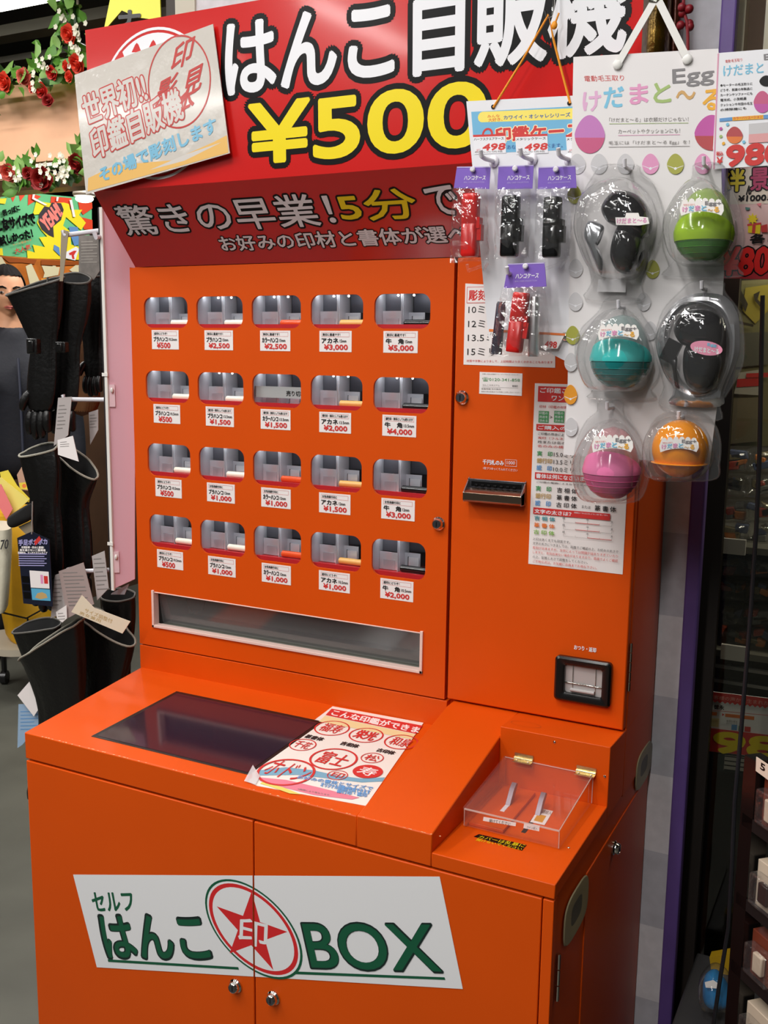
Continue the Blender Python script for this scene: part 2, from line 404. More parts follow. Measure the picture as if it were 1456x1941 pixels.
# price labels under the windows
A, B_, C_, D_ = '認印にどうぞ！', '実印に最適です！', '銀行印・実印としても使えます', '女性用銀行印に'
P_, K_, AK, US = 'プラハンコ', 'カラーハンコ', 'アカネ', '牛　角'
LBL = [[(A, P_, '10.5mm', '¥500'), (B_, P_, '15mm', '¥2,500'), (B_, K_, '15mm', '¥2,500'), (B_, AK, '15mm', '¥3,000'), (B_, US, '15mm', '¥5,000')],
       [(A, P_, '10.5mm', '¥500'), (C_, P_, '13.5mm', '¥1,500'), (C_, K_, '13.5mm', '¥1,500'), (C_, AK, '13.5mm', '¥2,000'), (C_, US, '13.5mm', '¥4,000')],
       [(A, P_, '10.5mm', '¥500'), (D_, P_, '12mm', '¥1,000'), (D_, K_, '12mm', '¥1,000'), (D_, AK, '12mm', '¥1,500'), (D_, US, '12mm', '¥3,000')],
       [(A, P_, '10.5mm', '¥500'), (D_, P_, '12mm', '¥1,000'), (D_, K_, '12mm', '¥1,000'), (A, AK, '10.5mm', '¥1,000'), (A, US, '10.5mm', '¥2,000')]]
for r in range(4):
    for c in range(5):
        t1, t2, t3, t4 = LBL[r][c]
        x0 = WX[c]+0.0165; w_ = 0.0585; zt = WZ[r]-WH[r]-0.0038; h_ = 0.0328
        p = PY(-0.0005); q = p
        p.base([(x0, zt-h_), (x0+w_, zt-h_), (x0+w_, zt), (x0, zt)], PAPER, 0.0005, local=True)
        bx0, bx1, bz0, bz1 = x0+0.004, x0+w_-0.004, zt-0.0095, zt-0.0025
        lw = 0.0003
        for rr in ((bx0, bz0, bx1, bz0+lw), (bx0, bz1-lw, bx1, bz1), (bx0, bz0, bx0+lw, bz1), (bx1-lw, bz0, bx1, bz1)): p.lrect(*rr, INKRED)
        p.mline(t1, bx0+0.002, bz0+0.0014, min(bx1-0.002, bx0+0.002+0.0040*len(t1)), bz1-0.0014, INKBLACK, bold=0.03, nb=4)
        tw = 0.030 if t2 != US else 0.030
        p.mline(t2, x0+0.0045, zt-0.0192, x0+0.0045+tw, zt-0.0115, INKBLACK, bold=0.05)
        p.mline(t3, x0+0.0375, zt-0.0180, x0+0.0375+0.0029*len(t3), zt-0.0135, INKBLACK, bold=0.03, nb=4)
        p.mline(t4, x0+0.0115 if len(t4) < 5 else x0+0.009, zt-0.0305, x0+0.0115+0.0072*len(t4) if len(t4) < 5 else x0+0.009+0.0071*len(t4), zt-0.0212, INKRED, bold=0.05)
        note(p.build('price_label', vm), 'white price label reading %s below a window' % t4.replace('¥', 'yen '))
def window_fill(z, y=0.030, sx=0.56, power=0.34):  # fill light added inside each row to brighten the windows
    l = bpy.data.lights.new('window_fill_light', 'AREA'); l.shape = 'RECTANGLE'; l.size = sx; l.size_y = 0.016; l.energy = power; l.color = (0.96, 0.98, 1.0)
    o = bpy.data.objects.new('window_fill_light', l); C.objects.link(o); o.location = (0.305, y, z); o.rotation_euler = (math.radians(25), 0, 0)
for zz in WZ: window_fill(zz+0.0035)
# display windows: pane, steel partition, red tray; the seal sticks are things of their own
STK = [M('ivory_seal', (240, 234, 216), 0.3), M('ivory_seal'), M('orange_seal', (226, 84, 34), 0.15), M('tan_seal', (226, 172, 92), 0.3), M('black_seal', (14, 14, 14), 0.08)]
WARM = M('wood_inner', (150, 120, 80), 0.45)
GLINT = M('glint_white', (255, 255, 255), 0.4, emit=9.0)  # glowing beads imitate lamp reflections along the pane tops
BRIGHT = M('polished_plate', (240, 243, 250), 0.22, metal=0.55)
SOLD = M('sold_out_plate', (176, 178, 178), 0.4)
cname = ['ivory', 'ivory', 'orange', 'tan', 'black']; rname = ['top', 'second', 'third', 'bottom']; oname = ['first', 'second', 'third', 'fourth', 'fifth']
for r in range(4):
    for c in range(5):
        x0, x1, z1, z0 = WX[c]-0.004, WX[c]+WW+0.004, WZ[r]+0.004, WZ[r]-WH[r]-0.004
        hgt = z1-z0
        g = MB(); g.box(x0, 0.0042, z0, x1, 0.0060, z1, GLASS); pane = g.build('display_window', vm, smooth=False)
        t = MB()                                                           # red tray floor and dark box round the goods
        t.box(x0, 0.0065, z0, x1, 0.085, z0+0.006, REDTRAY); t.box(x0, 0.0065, z0+0.006, x1, 0.0105, z0+0.0105, REDTRAY)
        t.build('red_tray', pane, smooth=False)
        t = MB(); t.box(x0-0.0012, 0.0065, z0, x0-0.0002, 0.085, z1+0.002, INSTEEL); t.build('cell_wall', pane, smooth=False)
        t = MB(); t.box(x0, 0.085, z0, x1, 0.087, z1+0.002, DARKSTEEL); t.box(x0, 0.0065, z1, x1, 0.085, z1+0.002, DARKIN)
        xm = x0+0.35*(x1-x0)
        t.box(xm+0.002, 0.070, z0+0.50*hgt, x1, 0.072, z1, M('grey_plate', (88, 88, 96), 0.35, metal=0.8))
        t.box(xm+0.60*(x1-xm), 0.066, z0+0.30*hgt, x1, 0.068, z0+0.50*hgt, WARM)
        t.build('back_plate', pane, smooth=False)
        t = MB()                                                           # folded steel partition on the left
        
        t.box(x0, 0.046, z0+0.52*hgt, xm-0.001, 0.047, z1, M('inner_dark_steel', (92, 92, 100), 0.35, metal=0.4)); t.box(x0, 0.036, z0+0.10*hgt, xm-0.0015, 0.037, z0+0.53*hgt, BRIGHT); t.box(x0+0.2*(xm-x0), 0.0352, z0+0.10*hgt, x0+0.78*(xm-x0), 0.0358, z0+0.34*hgt, INSTEEL); t.box(xm-0.0016, 0.0345, z0+0.06*hgt, xm+0.0006, 0.0365, z1, BRIGHT)
        t.box(xm-0.0012, 0.030, z0+0.08*hgt, xm, 0.072, z1, INSTEEL); t.box(xm, 0.056, z0+0.10*hgt, xm+0.32*(x1-xm)*1.3, 0.057, z0+0.50*hgt, INSTEEL)
        t.box(xm+0.12*(x1-xm), 0.053, z0+0.10*hgt, xm+0.40*(x1-xm), 0.0535, z0+0.40*hgt, BRIGHT); t.box(xm+0.10*(x1-xm), 0.0535, z0+0.10*hgt, xm+0.12*(x1-xm), 0.054, z0+0.41*hgt, BLACK)
        t.build('metal_divider', pane, smooth=False)
        if r < 2 and c >= 1 and (r, c) not in ((1, 2),):
            for k in range(3):
                l = MB(); l.ball((x0+0.034+0.027*k, 0.0215, z1-0.0052), 0.0019, 0.0019, 0.0019, GLINT, 8, 6); l.build('glint_bead', pane)
        if (r, c) == (1, 2):
            p = PY(0.014); p.base([(x0, z0+0.30*hgt), (x1, z0+0.30*hgt), (x1, z0+0.60*hgt), (x0, z0+0.60*hgt)], SOLD, 0.001, local=True)
            p.mline('売り切れ', x0+0.062, z0+0.36*hgt, x0+0.062+0.036, z0+0.50*hgt, INKBLACK, bold=0.03)
            note(p.build('sold_out_plate', pane), 'grey sold out strip across the window'); continue
        rad = 0.0060 if r == 0 else 0.0056
        zc = z0+0.0065+rad; sx = xm+(0.004 if c else 0.002)
        b = MB(); yb = 0.034
        b.lathe([(rad*0.80, 0), (rad, 0.0012), (rad, 0.058), (rad*0.80, 0.0590)], (sx, yb, zc), (1, 0, 0), STK[c], 20)
        tag(b.build('seal_stick'), '%s seal stick lying in the %s window of the %s row of the vending machine' % (cname[c], oname[c], rname[r]), 'seal stick', 'seal sticks in the display windows')
# dispensing slot
t = MB()
FR = M('slot_frame_pale', (226, 196, 186), 0.4)
for q in ((0.0325, -0.003, 0.988, 0.0375, 0.012, 1.0575), (0.5725, -0.003, 0.988, 0.5775, 0.012, 1.0575), (0.0325, -0.003, 0.988, 0.5775, 0.012, 0.9930), (0.0325, -0.001, 1.0528, 0.5775, 0.012, 1.0548)): t.box(*q, FR)
sl = t.build('dispensing_slot', vm, bevel=0.0007)
t = MB(); t.box(0.036, 0.10, 0.985, 0.574, 0.102, 1.06, M('slot_back', (128, 126, 118), 0.5)); t.prism([(0.05, 0.06, 1.050), (0.11, 0.06, 1.056), (0.10, 0.06, 1.015), (0.075, 0.06, 1.005)], (0, 0.004, 0), BLACKPL); t.box(0.036, 0.014, 0.985, 0.574, 0.10, 0.990, M('slot_floor', (128, 128, 120), 0.4)); t.box(0.034, 0.014, 0.985, 0.036, 0.10, 1.06, DARKIN); t.box(0.574, 0.014, 0.985, 0.576, 0.10, 1.06, DARKIN)
t.build('slot_tray', sl, smooth=False)
t = MB(); t.add([(0.037, 0.012, 1.053), (0.573, 0.012, 1.053), (0.573, 0.022, 0.993), (0.037, 0.022, 0.993)], [[0, 1, 2, 3]], film('smoked_flap', tint=(0.62, 0.64, 0.60), gloss=0.07, rough=0.10, haze=0.10)); t.build('flap', sl, recalc=False, smooth=False)
# locks
def lock(c, n, r, par, name='door_lock'):
    k = MB(); c = V(c); n = V(n)
    k.lathe([(r*1.25, 0), (r*1.25, r*0.25), (r*1.0, r*0.5), (r*0.95, r*0.95), (r*0.78, r*1.15), (r*0.75, r*1.05), (r*0.3, r*1.05)], c, n, CHROME, 24)
    k.lathe([(r*0.70, r*1.06), (r*0.68, r*1.12)], c, n, DARKSTEEL, 20)
    e = V((0, 0, 1)); s_ = n.cross(e)
    k.obox(c+n*r*1.13, s_*r*0.08, e*r*0.45, n*r*0.02, BLACK)
    return k.build(name, par)
lock((0.600, 0, 1.232), (0, -1, 0), 0.0085, wd); lock((0.634, 0, 1.426), (0, -1, 0), 0.0085, pdo)
# bill slot
t = MB(); x0, x1, z0, z1 = 0.6475, 0.739, 1.271, 1.306
t.box(x0, -0.004, z0+0.004, x1, 0.0, z1, DARKSTEEL)
for xx in (x0, x1-0.002): t.prism([(xx, 0, z1+0.002), (xx, 0, z0), (xx, -0.020, z0+0.002), (xx, -0.022, z0+0.016)], (0.002, 0, 0), STEEL)
t.prism([(x0, -0.019, z0+0.002), (x0, -0.022, z0+0.005), (x0, -0.022, z0+0.016), (x0, -0.019, z0+0.018), (x0, -0.006, z0+0.022), (x0, -0.006, z0+0.002)], (x1-x0, 0, 0), M('bezel_bronze', (150, 128, 110), 0.25, metal=1.0))
t.box(x0+0.006, -0.0045, z0+0.024, x1-0.006, -0.0035, z1-0.003, BLACK)
for k in range(7): t.box(x0+0.012+0.010*k, -0.0060, z0+0.0235, x0+0.017+0.010*k, -0.0040, z0+0.0275, BLACK)
t.build('bill_slot', vm, bevel=0.0006)
p = PY(-0.0004, (840, 640, 2.3636))
p.line('千円札のみ', 178, 272, 545, 567, WHITE, bold=0.03); p.line('1000', 286, 322, 552, 567, WHITE)
a0, b0 = p.L(278, 575); a1, b1 = p.L(330, 546)[0], p.L(278, 546)[1]
for rr in ((a0, b0, a1, b0+0.0004), (a0, b1, a1, b1+0.0004), (a0, b0, a0+0.0004, b1), (a1, b0, a1+0.0004, b1)): p.lrect(*rr, WHITE)
p.line('1枚づつゆっくり入れてください', 180, 334, 578, 590, WHITE); note(p.build('bill_slot_lettering', vm), 'white lettering above the bill slot')
# coin return
t = MB(); x0, x1, z0, z1 = 0.7955, 0.8795, 0.9865, 1.0540
def rr_ring(xa_, xb__, za_, zb__, r, y): return [(cx+r*math.cos(q), y, cz+r*math.sin(q)) for cx, cz, q0 in ((xb__-r, zb__-r, 0), (xa_+r, zb__-r, math.pi/2), (xa_+r, za_+r, math.pi), (xb__-r, za_+r, 1.5*math.pi)) for q in [q0+math.pi/2*i/6 for i in range(7)]]
t.loft([rr_ring(x0, x1, z0, z1, 0.006, 0.0), rr_ring(x0, x1, z0, z1, 0.006, -0.007), rr_ring(x0+0.003, x1-0.003, z0+0.003, z1-0.003, 0.005, -0.010), rr_ring(x0+0.012, x1-0.010, z0+0.010, z1-0.008, 0.004, -0.010), rr_ring(x0+0.015, x1-0.013, z0+0.013, z1-0.011, 0.004, -0.008), rr_ring(x0+0.015, x1-0.013, z0+0.013, z1-0.011, 0.004, -0.0005)], BLACKPL, False, False)
cr = t.build('coin_return', vm)
t = MB(); t.box(x0+0.014, -0.0025, z0+0.012, x1-0.012, -0.0010, z1-0.010, M('return_cup_plastic', (176, 170, 168), 0.22)); t.box(x0+0.014, -0.0045, z0+0.027, x1-0.012, -0.0025, z0+0.0285, CHROME)
for xx in (x0+0.026, x1-0.024): t.box(xx, -0.0040, z0+0.014, xx+0.001, -0.0025, z1-0.012, CHROME)
t.lathe([(0.003, 0), (0.003, 0.036)], (x0+0.024, -0.004, z0+0.018), X1, M('return_cup_plastic'), 12); t.build('return_flap', cr, bevel=0.0004)
p = PY(-0.0004, cR); p.line('おつり・返却', 898, 1020, 210, 235, WHITE, bold=0.03); note(p.build('coin_return_lettering', vm), 'white lettering above the coin return')
# hinge on the right edge of the cash door
t = MB()
for k in range(5): t.lathe([(0.0022, 0), (0.0022, 0.0135)], (0.9015, 0.010, 1.012+0.0145*k), Z1, CHROME, 10)
t.build('door_hinge', pdo)

# ---- header sign
h = MB(); XL = 0.0133
prof = [(0.0, ZT), (-0.097, 1.7435), (-0.1037, 1.990), (-0.080, 1.990), (-0.074, 1.745), (0.012, ZT+0.012)]
h.prism([(XL, y, z) for y, z in prof], (W-XL, 0, 0), RED)
ft = Print((0, -0.097, 1.7435), X1, (0, -0.0067, 0.2465), h, cHd, lift=0.0003)
# emblem at the left: white ring and disc with red seal marks, mostly behind the laminated sheet
ft.crop = cLm
ec = ft.L(752, 765); er = 0.1115
ft.lring(ec[0], ec[1], er, 0.004, WHITE, 64); ft.lpoly([(ec[0]+(er-0.008)*math.cos(i*math.pi/32), ec[1]+(er-0.008)*math.sin(i*math.pi/32)) for i in range(64)], WHITE)
for du, dv in ((-162, -495), (-20, -520), (-300, -430), (120, -490)):
    cx_, cy_ = 752+du, 765+dv
    ft.poly([(cx_-45, cy_+45), (cx_-15, cy_-20), (cx_, cy_-38), (cx_+15, cy_-20), (cx_+40, cy_+45)], RED)
ft.crop = cHd
ft.line('はんこ自販機', 92, 2268, 112, 541, WHITE, bold=0.028, out=BLACK, outr=0.072, res=5, nb=8, no=16)
ft.line('¥500', 220, 1512, 585, 905, YELLOW, bold=0.036, out=BLACK, outr=0.095, res=6, nb=10, no=18)
ft.line('～', 1640, 1960, 600, 760, YELLOW, bold=0.03, out=BLACK, outr=0.10, res=4)
sl_ = Print((0, 0, ZT), X1, (0, -0.097, 0.1129), h, cHl, lift=0.0003)
def slant(body, l, r, t, b, mat, **k):
    a0, b0 = sl_.L(*b); a1 = sl_.L(*r)[0]; b1 = sl_.L(*t)[1]
    sl_.ltext(body, (a0, b0), (a1, b0), (a0, b1), mat, **k)
sl_.crop = (0, 0, 1)
slant('驚きの早業！', 0, (640, 425), (213, 392), (243, 446), WHITE, bold=0.012, out=BLACK, outr=0.058, res=3, nb=8, no=14)
slant('5分', 0, (796, 412), (630, 366), (652, 420), YELLOW, bold=0.022, out=BLACK, outr=0.065, res=3, nb=8, no=14)
slant('で', 0, (872, 408), (797, 355), (818, 408), WHITE, bold=0.022, out=BLACK, outr=0.065, res=3, nb=8, no=14)
slant('お好みの印材と書体が選べます', 0, (982, 440), (410, 448), (424, 476), WHITE, bold=0.022, out=BLACK, outr=0.065, res=2, nb=8, no=12)
h.build('header_sign', vm, smooth=False, recalc=False)

# ---- console
xf = 0.033; ZF = 0.893; ZK = 0.9065; ZS = 0.8498
t = MB()
t.add([(xf, -D, ZS), (0.63, -D, ZS), (0.63, 0.014, ZS), (0.0, 0.014, ZS), (xf, -D, ZF), (0.63, -D, ZF), (0.63, 0.014, ZK), (0.0, 0.014, ZK)],
      [[3, 2, 1, 0], [4, 5, 6, 7], [0, 1, 5, 4], [1, 2, 6, 5], [2, 3, 7, 6], [3, 0, 4, 7]], ORANGE)
t.build('console_top', vm, bevel=0.0018)
t = MB(); t.box(0, 0.0, ZK-0.002, 0.6205, 0.0145, ZB-0.0025, ORANGE); t.build('console_upstand', vm, bevel=0.0008)
t = MB(); t.prism([(0.630, -D-0.0003, ZS), (0.630, -D-0.0003, ZF+0.0005), (0.630, -0.020, 0.9505), (0.630, 0.0140, 0.9510), (0.630, 0.0140, ZS)], (0.108, 0, 0), ORANGE)
t.build('console_wedge', vm, bevel=0.0015)
t = MB(); t.box(0.738, -D, ZS, W, -0.0751, 0.869, ORANGE); t.prism([(0.738, -0.0751, ZS), (0.738, -0.0751, 0.9562), (0.738, 0.014, 0.9505), (0.738, 0.014, ZS)], (W-0.738, 0, 0), ORANGE)
rc = t.build('coin_recess', vm, bevel=0.0012)
# screen
n_c = V((0, D, ZK-ZF)).normalized()
cp = Print((0, -D, ZF), X1, n_c, None, (0, 0, 1), lift=0.0001)
q = [cp.L(*a) for a in ((172, 1395), (330, 1295), (622, 1352), (470, 1463))]
ax0, ax1 = 0.139, 0.436; bb0, bb1 = 0.035, 0.244
m1 = MB(); m1.prism([cp.at(a, b, 0.0008) for a, b in ((ax0, bb0), (ax1, bb0), (ax1, bb1), (ax0, bb1))], -cp.N*0.003, M('screen_bezel', (22, 14, 12), 0.4))
sc = m1.build('screen', vm, bevel=0.0004)
m1 = MB(); m1.prism([cp.at(a, b, 0.0012) for a, b in ((ax0+0.008, bb0+0.005), (ax1-0.006, bb0+0.005), (ax1-0.006, bb1-0.009), (ax0+0.008, bb1-0.009))], -cp.N*0.002, M('screen_glass', (44, 28, 42), 0.10, spec=0.9))
m1.build('screen_glass', sc, smooth=False)
# acrylic coin cover with hinges
t = MB(); fz0, fz1 = 0.872, 0.8955; xa, xb = 0.7475, 0.878; yf, yb = -0.2290, -0.0765; bz1 = 0.9105
th = 0.0025
t.box(xa, yf, fz0, xb, yf+th, fz1, CLEAR)
t.prism([(xa, yf+th, 0.870), (xa, yb, 0.870), (xa, yb, bz1), (xa, yf+th, fz1)], (th, 0, 0), CLEAR); t.prism([(xb-th, yf+th, 0.870), (xb-th, yb, 0.870), (xb-th, yb, bz1), (xb-th, yf+th, fz1)], (th, 0, 0), CLEAR)
t.prism([(xa-0.001, yf-0.002, fz1), (xa-0.001, yb, bz1), (xa-0.001, yb, bz1+0.0028), (xa-0.001, yf-0.002, fz1+0.0028)], (xb-xa+0.002, 0, 0), CLEAR)
ed = M('acrylic_edge', (235, 215, 205), 0.25, alpha=0.55)
t.box(xa, yf-0.0004, fz1-0.001, xb, yf+0.0004, fz1+0.0012, ed); t.box(xb-0.0008, yf, fz0, xb+0.0003, yf+0.0008, fz1, ed); t.box(xa-0.0003, yf, fz0, xa+0.0008, yf+0.0008, fz1, ed)
t.tube([(xb, yf, fz1+0.001), (xb, yb, bz1+0.001)], 0.0007, ed, 6); t.tube([(xb, yb, 0.870), (xb, yb, bz1)], 0.0006, ed, 6); t.tube([(xa, yb, bz1+0.001), (xb, yb, bz1+0.001)], 0.0006, ed, 6)
cv = t.build('coin_cover', vm, smooth=False)
note(cv, 'clear acrylic hinged cover')
for xx in (0.776, 0.868):
    t = MB(); t.box(xx-0.014, -0.0765, 0.9125, xx+0.014, -0.0751, 0.9215, BRASS); t.box(xx-0.014, -0.088, 0.9120, xx+0.014, -0.0765, 0.9132, BRASS)
    for k in range(3): t.lathe([(0.0022, 0), (0.0022, 0.0090)], (xx-0.0140+0.0093*k, -0.0775, 0.9140), X1, BRASS, 10)
    for k in (-0.009, 0.009): t.ball((xx+k, -0.083, 0.9135), 0.0018, 0.0018, 0.001, CHROME, 8, 6)
    t.build('cover_hinge', cv)
lv = M('lever_grey', (120, 112, 122), 0.35, metal=0.4)
t = MB(); t.box(0.7505, -0.220, 0.869, 0.800, -0.090, 0.874, ORANGE); t.build('coin_plate', rc, bevel=0.001)
for (xx, zz) in ((0.779, 0.874), (0.822, 0.869)):
    t = MB(); t.box(xx-0.003, -0.205 if xx > 0.8 else -0.17, zz, xx+0.003, -0.140, zz+0.0006, GAP if xx > 0.8 else WHITE)
    t.prism([(xx-0.003, -0.150, zz), (xx-0.003, -0.138, zz), (xx-0.003, -0.118, zz+0.020), (xx-0.003, -0.124, zz+0.024), (xx-0.003, -0.134, zz+0.018)], (0.007, 0, 0), lv)
    t.build('coin_lever', rc, bevel=0.0008)
def zsticker(name, quad, z, fills, lab):
    p = Print((0, 0, z), X1, Y1, None, cR, lift=0.0001); p.base(quad, fills[0], 0.0004)
    for f in fills[1:]:
        if f[0] == 't': p.text(*f[1:])
        else: p.poly(f[1], f[2])
    return note(p.build(name, vm), lab)
zsticker('caution_sticker', [(345, 1268), (372, 1255), (636, 1315), (610, 1345)], 0.8696, [BLACK, ('t', 'カバーは乱暴に', (365, 1278), (620, 1330), (380, 1262), YELLOW), ('t', '開けないでください', (355, 1292), (605, 1345), (365, 1280), YELLOW)], 'black and yellow caution sticker')
zsticker('instruction_sticker', [(655, 1188), (705, 1110), (782, 1128), (735, 1205)], 0.8697, [PAPER, ('q', [(675, 1180), (697, 1145), (745, 1155), (722, 1192)], M('amber_print', (214, 150, 40), 0.5)), ('t', '電源投入', (700, 1136), (768, 1150), (712, 1118), INKBLACK)], 'white sticker with an amber square')
p = PY(yf-0.0006, cR); p.base([(398, 1160), (578, 1192), (575, 1212), (395, 1182)], PAPER, 0.0002); p.text('開けてください', (430, 1190), (545, 1206), (432, 1172), INKBLACK); note(p.build('cover_sticker', cv), 'white sticker on the cover')
p = PY(yf-0.0006, cR); p.base([(622, 1195), (708, 1210), (705, 1240), (618, 1222)], PAPER, 0.0002); p.text('コイン投入', (636, 1222), (695, 1232), (638, 1208), INKGREY); note(p.build('cover_sticker', cv), 'white sticker on the cover')
for c_ in ((0.82, -0.0751, 0.948), (0.894, -0.0751, 0.912)):
    t = MB(); t.ball(c_, 0.0022, 0.0012, 0.0022, CHROME, 10, 6); t.build('screw', rc)
t = MB(); t.ball((0.8870, -0.215, 0.869), 0.002, 0.002, 0.001, CHROME, 10, 6); t.build('screw', rc)
rp_ = Print((0, -0.0751, 0.9562), X1, (0, 0.0891, -0.0057), None, cR, lift=0.0002); a, b = rp_.L(632, 650); a2, b2 = rp_.L(722, 660)
rp_.lring(a, b, (a2-a), 0.0009, M('ring_stain', (176, 72, 22), 0.5), 40, 0.50); note(rp_.build('ring_stain', vm), 'faint ring shaped stain on the ledge')
# ---- lower cabinet
t = MB(); t.box(xf, -D+0.014, 0.06, W-0.002, 0.20, ZS-0.0005, ORANGE); t.box(xf+0.02, -D+0.03, 0, W-0.02, 0.19, 0.06, BLACKPL)
t.box(W-0.003, -0.165, 0.10, W-0.0005, 0.13, 0.812, ORANGE); t.build('base_cabinet', vm, bevel=0.0012)
LP = PY(-D-0.0006, cLogo)
LG = M('logo_green', (10, 84, 56), 0.4); LGD = M('logo_dark_green', (14, 34, 32), 0.4); LR = M('logo_red', (206, 36, 40), 0.4); PL = M('logo_white', (228, 228, 230), 0.45)
GX = 0.4665
plate = [LP.L(*q) for q in ((70, 105), (1335, 112), (1415, 500), (152, 425))]
LP.lift = 0.0002
LP.lpoly(plate, PL, 0.0)
LP.text('セルフ', (143, 231), (283, 229), (131, 168), LG, bold=0.03)
LP.text('はんこ', (190, 392), (550, 397), (153, 247), LGD, bold=0.055, nb=10, res=5); LP.text('はんこ', (192, 389), (546, 394), (157, 251), LG, bold=0.022, nb=8, res=5)
LP.poly([(190, 397), (640, 424), (643, 433), (192, 406)], LG); LP.poly([(815, 438), (1352, 459), (1355, 468), (805, 447)], LG)
cc = LP.L(690, 292)
ex = LP.L(690+158, 292+38); ey = LP.L(690-58, 292-165)
def oval(k, mat, n=56):
    LP.lpoly([(cc[0]+k*(math.cos(t_)*(ex[0]-cc[0])+math.sin(t_)*(ey[0]-cc[0])), cc[1]+k*(math.cos(t_)*(ex[1]-cc[1])+math.sin(t_)*(ey[1]-cc[1]))) for t_ in [2*math.pi*i/n for i in range(n)]], mat)
oval(1.02, LG); oval(0.975, PL); oval(0.935, LR); oval(0.855, PL)
so = [(687, 163), (810, 302), (762, 434), (611, 376), (566, 214)]
def isec(p, q, r_, s_):
    d = (q[0]-p[0])*(s_[1]-r_[1])-(q[1]-p[1])*(s_[0]-r_[0]); k = ((r_[0]-p[0])*(s_[1]-r_[1])-(r_[1]-p[1])*(s_[0]-r_[0]))/d
    return (p[0]+k*(q[0]-p[0]), p[1]+k*(q[1]-p[1]))
star = []
for i in range(5):
    star.append(so[i]); star.append(isec(so[i], so[(i+2) % 5], so[(i+1) % 5], so[(i-1) % 5]))
LP.poly(star, LR)
LP.text('印', (641, 336), (738, 361), (644, 250), PL, bold=0.02)
LP.text('BOX', (893, 428), (1346, 443), (858, 271), LGD, bold=0.034, nb=12, res=6); LP.text('BOX', (896, 425), (1341, 439), (861, 274), LG, bold=0.012, nb=10, res=6)
def half(par, keep_right):
    me = bpy.data.meshes.new('logo_plate'); me.from_pydata(LP.mb.v, [], LP.mb.f)
    for m_ in LP.mb.mats: me.materials.append(m_)
    me.polygons.foreach_set('material_index', LP.mb.m)
    bm = bmesh.new(); bm.from_mesh(me)
    bmesh.ops.bisect_plane(bm, geom=bm.verts[:]+bm.edges[:]+bm.faces[:], plane_co=(GX+(0.0014 if keep_right else -0.0014), 0, 0), plane_no=(1, 0, 0), clear_inner=keep_right, clear_outer=not keep_right)
    bm.to_mesh(me); bm.free()
    o = bpy.data.objects.new('logo_plate', me); C.objects.link(o); adopt(o, par)
    return note(o, 'white slanted logo plate with dark green lettering')
for (a, b, kr, lx) in ((xf+0.001, GX-0.0012, False, 0.434), (GX+0.0012, W-0.016, True, 0.499)):
    t = MB(); t.box(a, -D, 0.075, b, -D+0.0135, ZS-0.003, ORANGE); dd = t.build('cabinet_door', vm, bevel=0.0015)
    half(dd, kr); lock((lx, -D, 0.5885 if kr else 0.586), (0, -1, 0), 0.0085, dd)
t = MB(); t.box(W-0.0145, -D+0.0005, 0.06, W-0.001, -D+0.0145, ZS-0.003, ORANGE); t.build('corner_post', vm, bevel=0.001)
for k in (0.735, 0.30):
    t = MB()
    for j in range(3): t.lathe([(0.0026, 0), (0.0026, 0.020)], (W+0.001, -0.287, k-0.032+0.0215*j), Z1, CHROME, 10)
    t.build('door_hinge', vm)
# side finger pulls and side lock
FP = M('finger_pull_plastic', (158, 146, 116), 0.45); FP2 = M('finger_pull_dark', (96, 92, 84), 0.5)
for (cy_, cz_, ry_, rz_) in ((-0.214, 0.786, 0.054, 0.033), (0.150, 0.845, 0.054, 0.031)):
    t = MB(); n = 32; rings = []
    for k, hh in ((1.0, 0.0), (0.97, 0.0015), (0.80, 0.0018), (0.45, 0.0010), (0.30, 0.0006)):
        rings.append([(W+hh, cy_+ry_*k*math.copysign(abs(math.cos(a))**0.6, math.cos(a)), cz_+rz_*k*math.copysign(abs(math.sin(a))**0.6, math.sin(a))) for a in [2*math.pi*i/n for i in range(n)]])
    t.loft(rings[:4], FP, False, False); t.loft(rings[3:], FP2, False, True); t.build('finger_pull', vm)
lock((W-0.0005, -0.026, 0.785), (1, 0, 0), 0.0085, vm, 'side_lock')
# paint chips on the console front edge
chip = MB(); CH = M('bare_primer', (236, 196, 150), 0.6); rnd = random.Random(3)
for k in range(70):
    x = rnd.uniform(0.06, 0.75); l = rnd.uniform(0.0010, 0.0052); y = -D+rnd.uniform(-0.0001, 0.0009)
    zz = ZF+(0.0001 if x < 0.63 else 0.0006)
    chip.add([(x, y, zz), (x+l, y+rnd.uniform(-.0003, .0003), zz+0.00005), (x+l*0.7, y+rnd.uniform(0.0008, 0.0020), zz+0.0002)], [[0, 1, 2]], CH)
chip.build('paint_chips', vm, smooth=False, recalc=False)
# stickers on the cash door: engraving time card, phone sticker, instruction sheet
p = PY(-0.0006, cN); p.base([(135, 105), (1165, 160), (1168, 1075), (113, 1038)], PAPER, 0.0005)
p.rect(150, 145, 640, 332, INKRED); a0, b0 = p.L(156, 326); a1, b1 = p.L(634, 326)[0], p.L(156, 151)[1]; p.lrect(a0, b0, a1, b1, PAPER)
p.line('彫刻時間', 176, 590, 182, 300, INKRED, bold=0.035)
for s_, l, r_, t_, b_ in (('10ミリ', 170, 470, 365, 448), ('12ミリ', 167, 480, 527, 610), ('13.5ミリ', 163, 590, 686, 770), ('15ミリ', 158, 480, 846, 930)): p.line(s_, l, r_, t_, b_, INKBLACK)
p.line('材質や字数によりまして、上記時間より多くかかることもあります', 150, 1140, 980, 1008, INKRED); p.build('engraving_time_card', vm)
p = PY(-0.0006, cN); p.base([(300, 1122), (792, 1140), (783, 1398), (293, 1372)], PAPER, 0.0005)
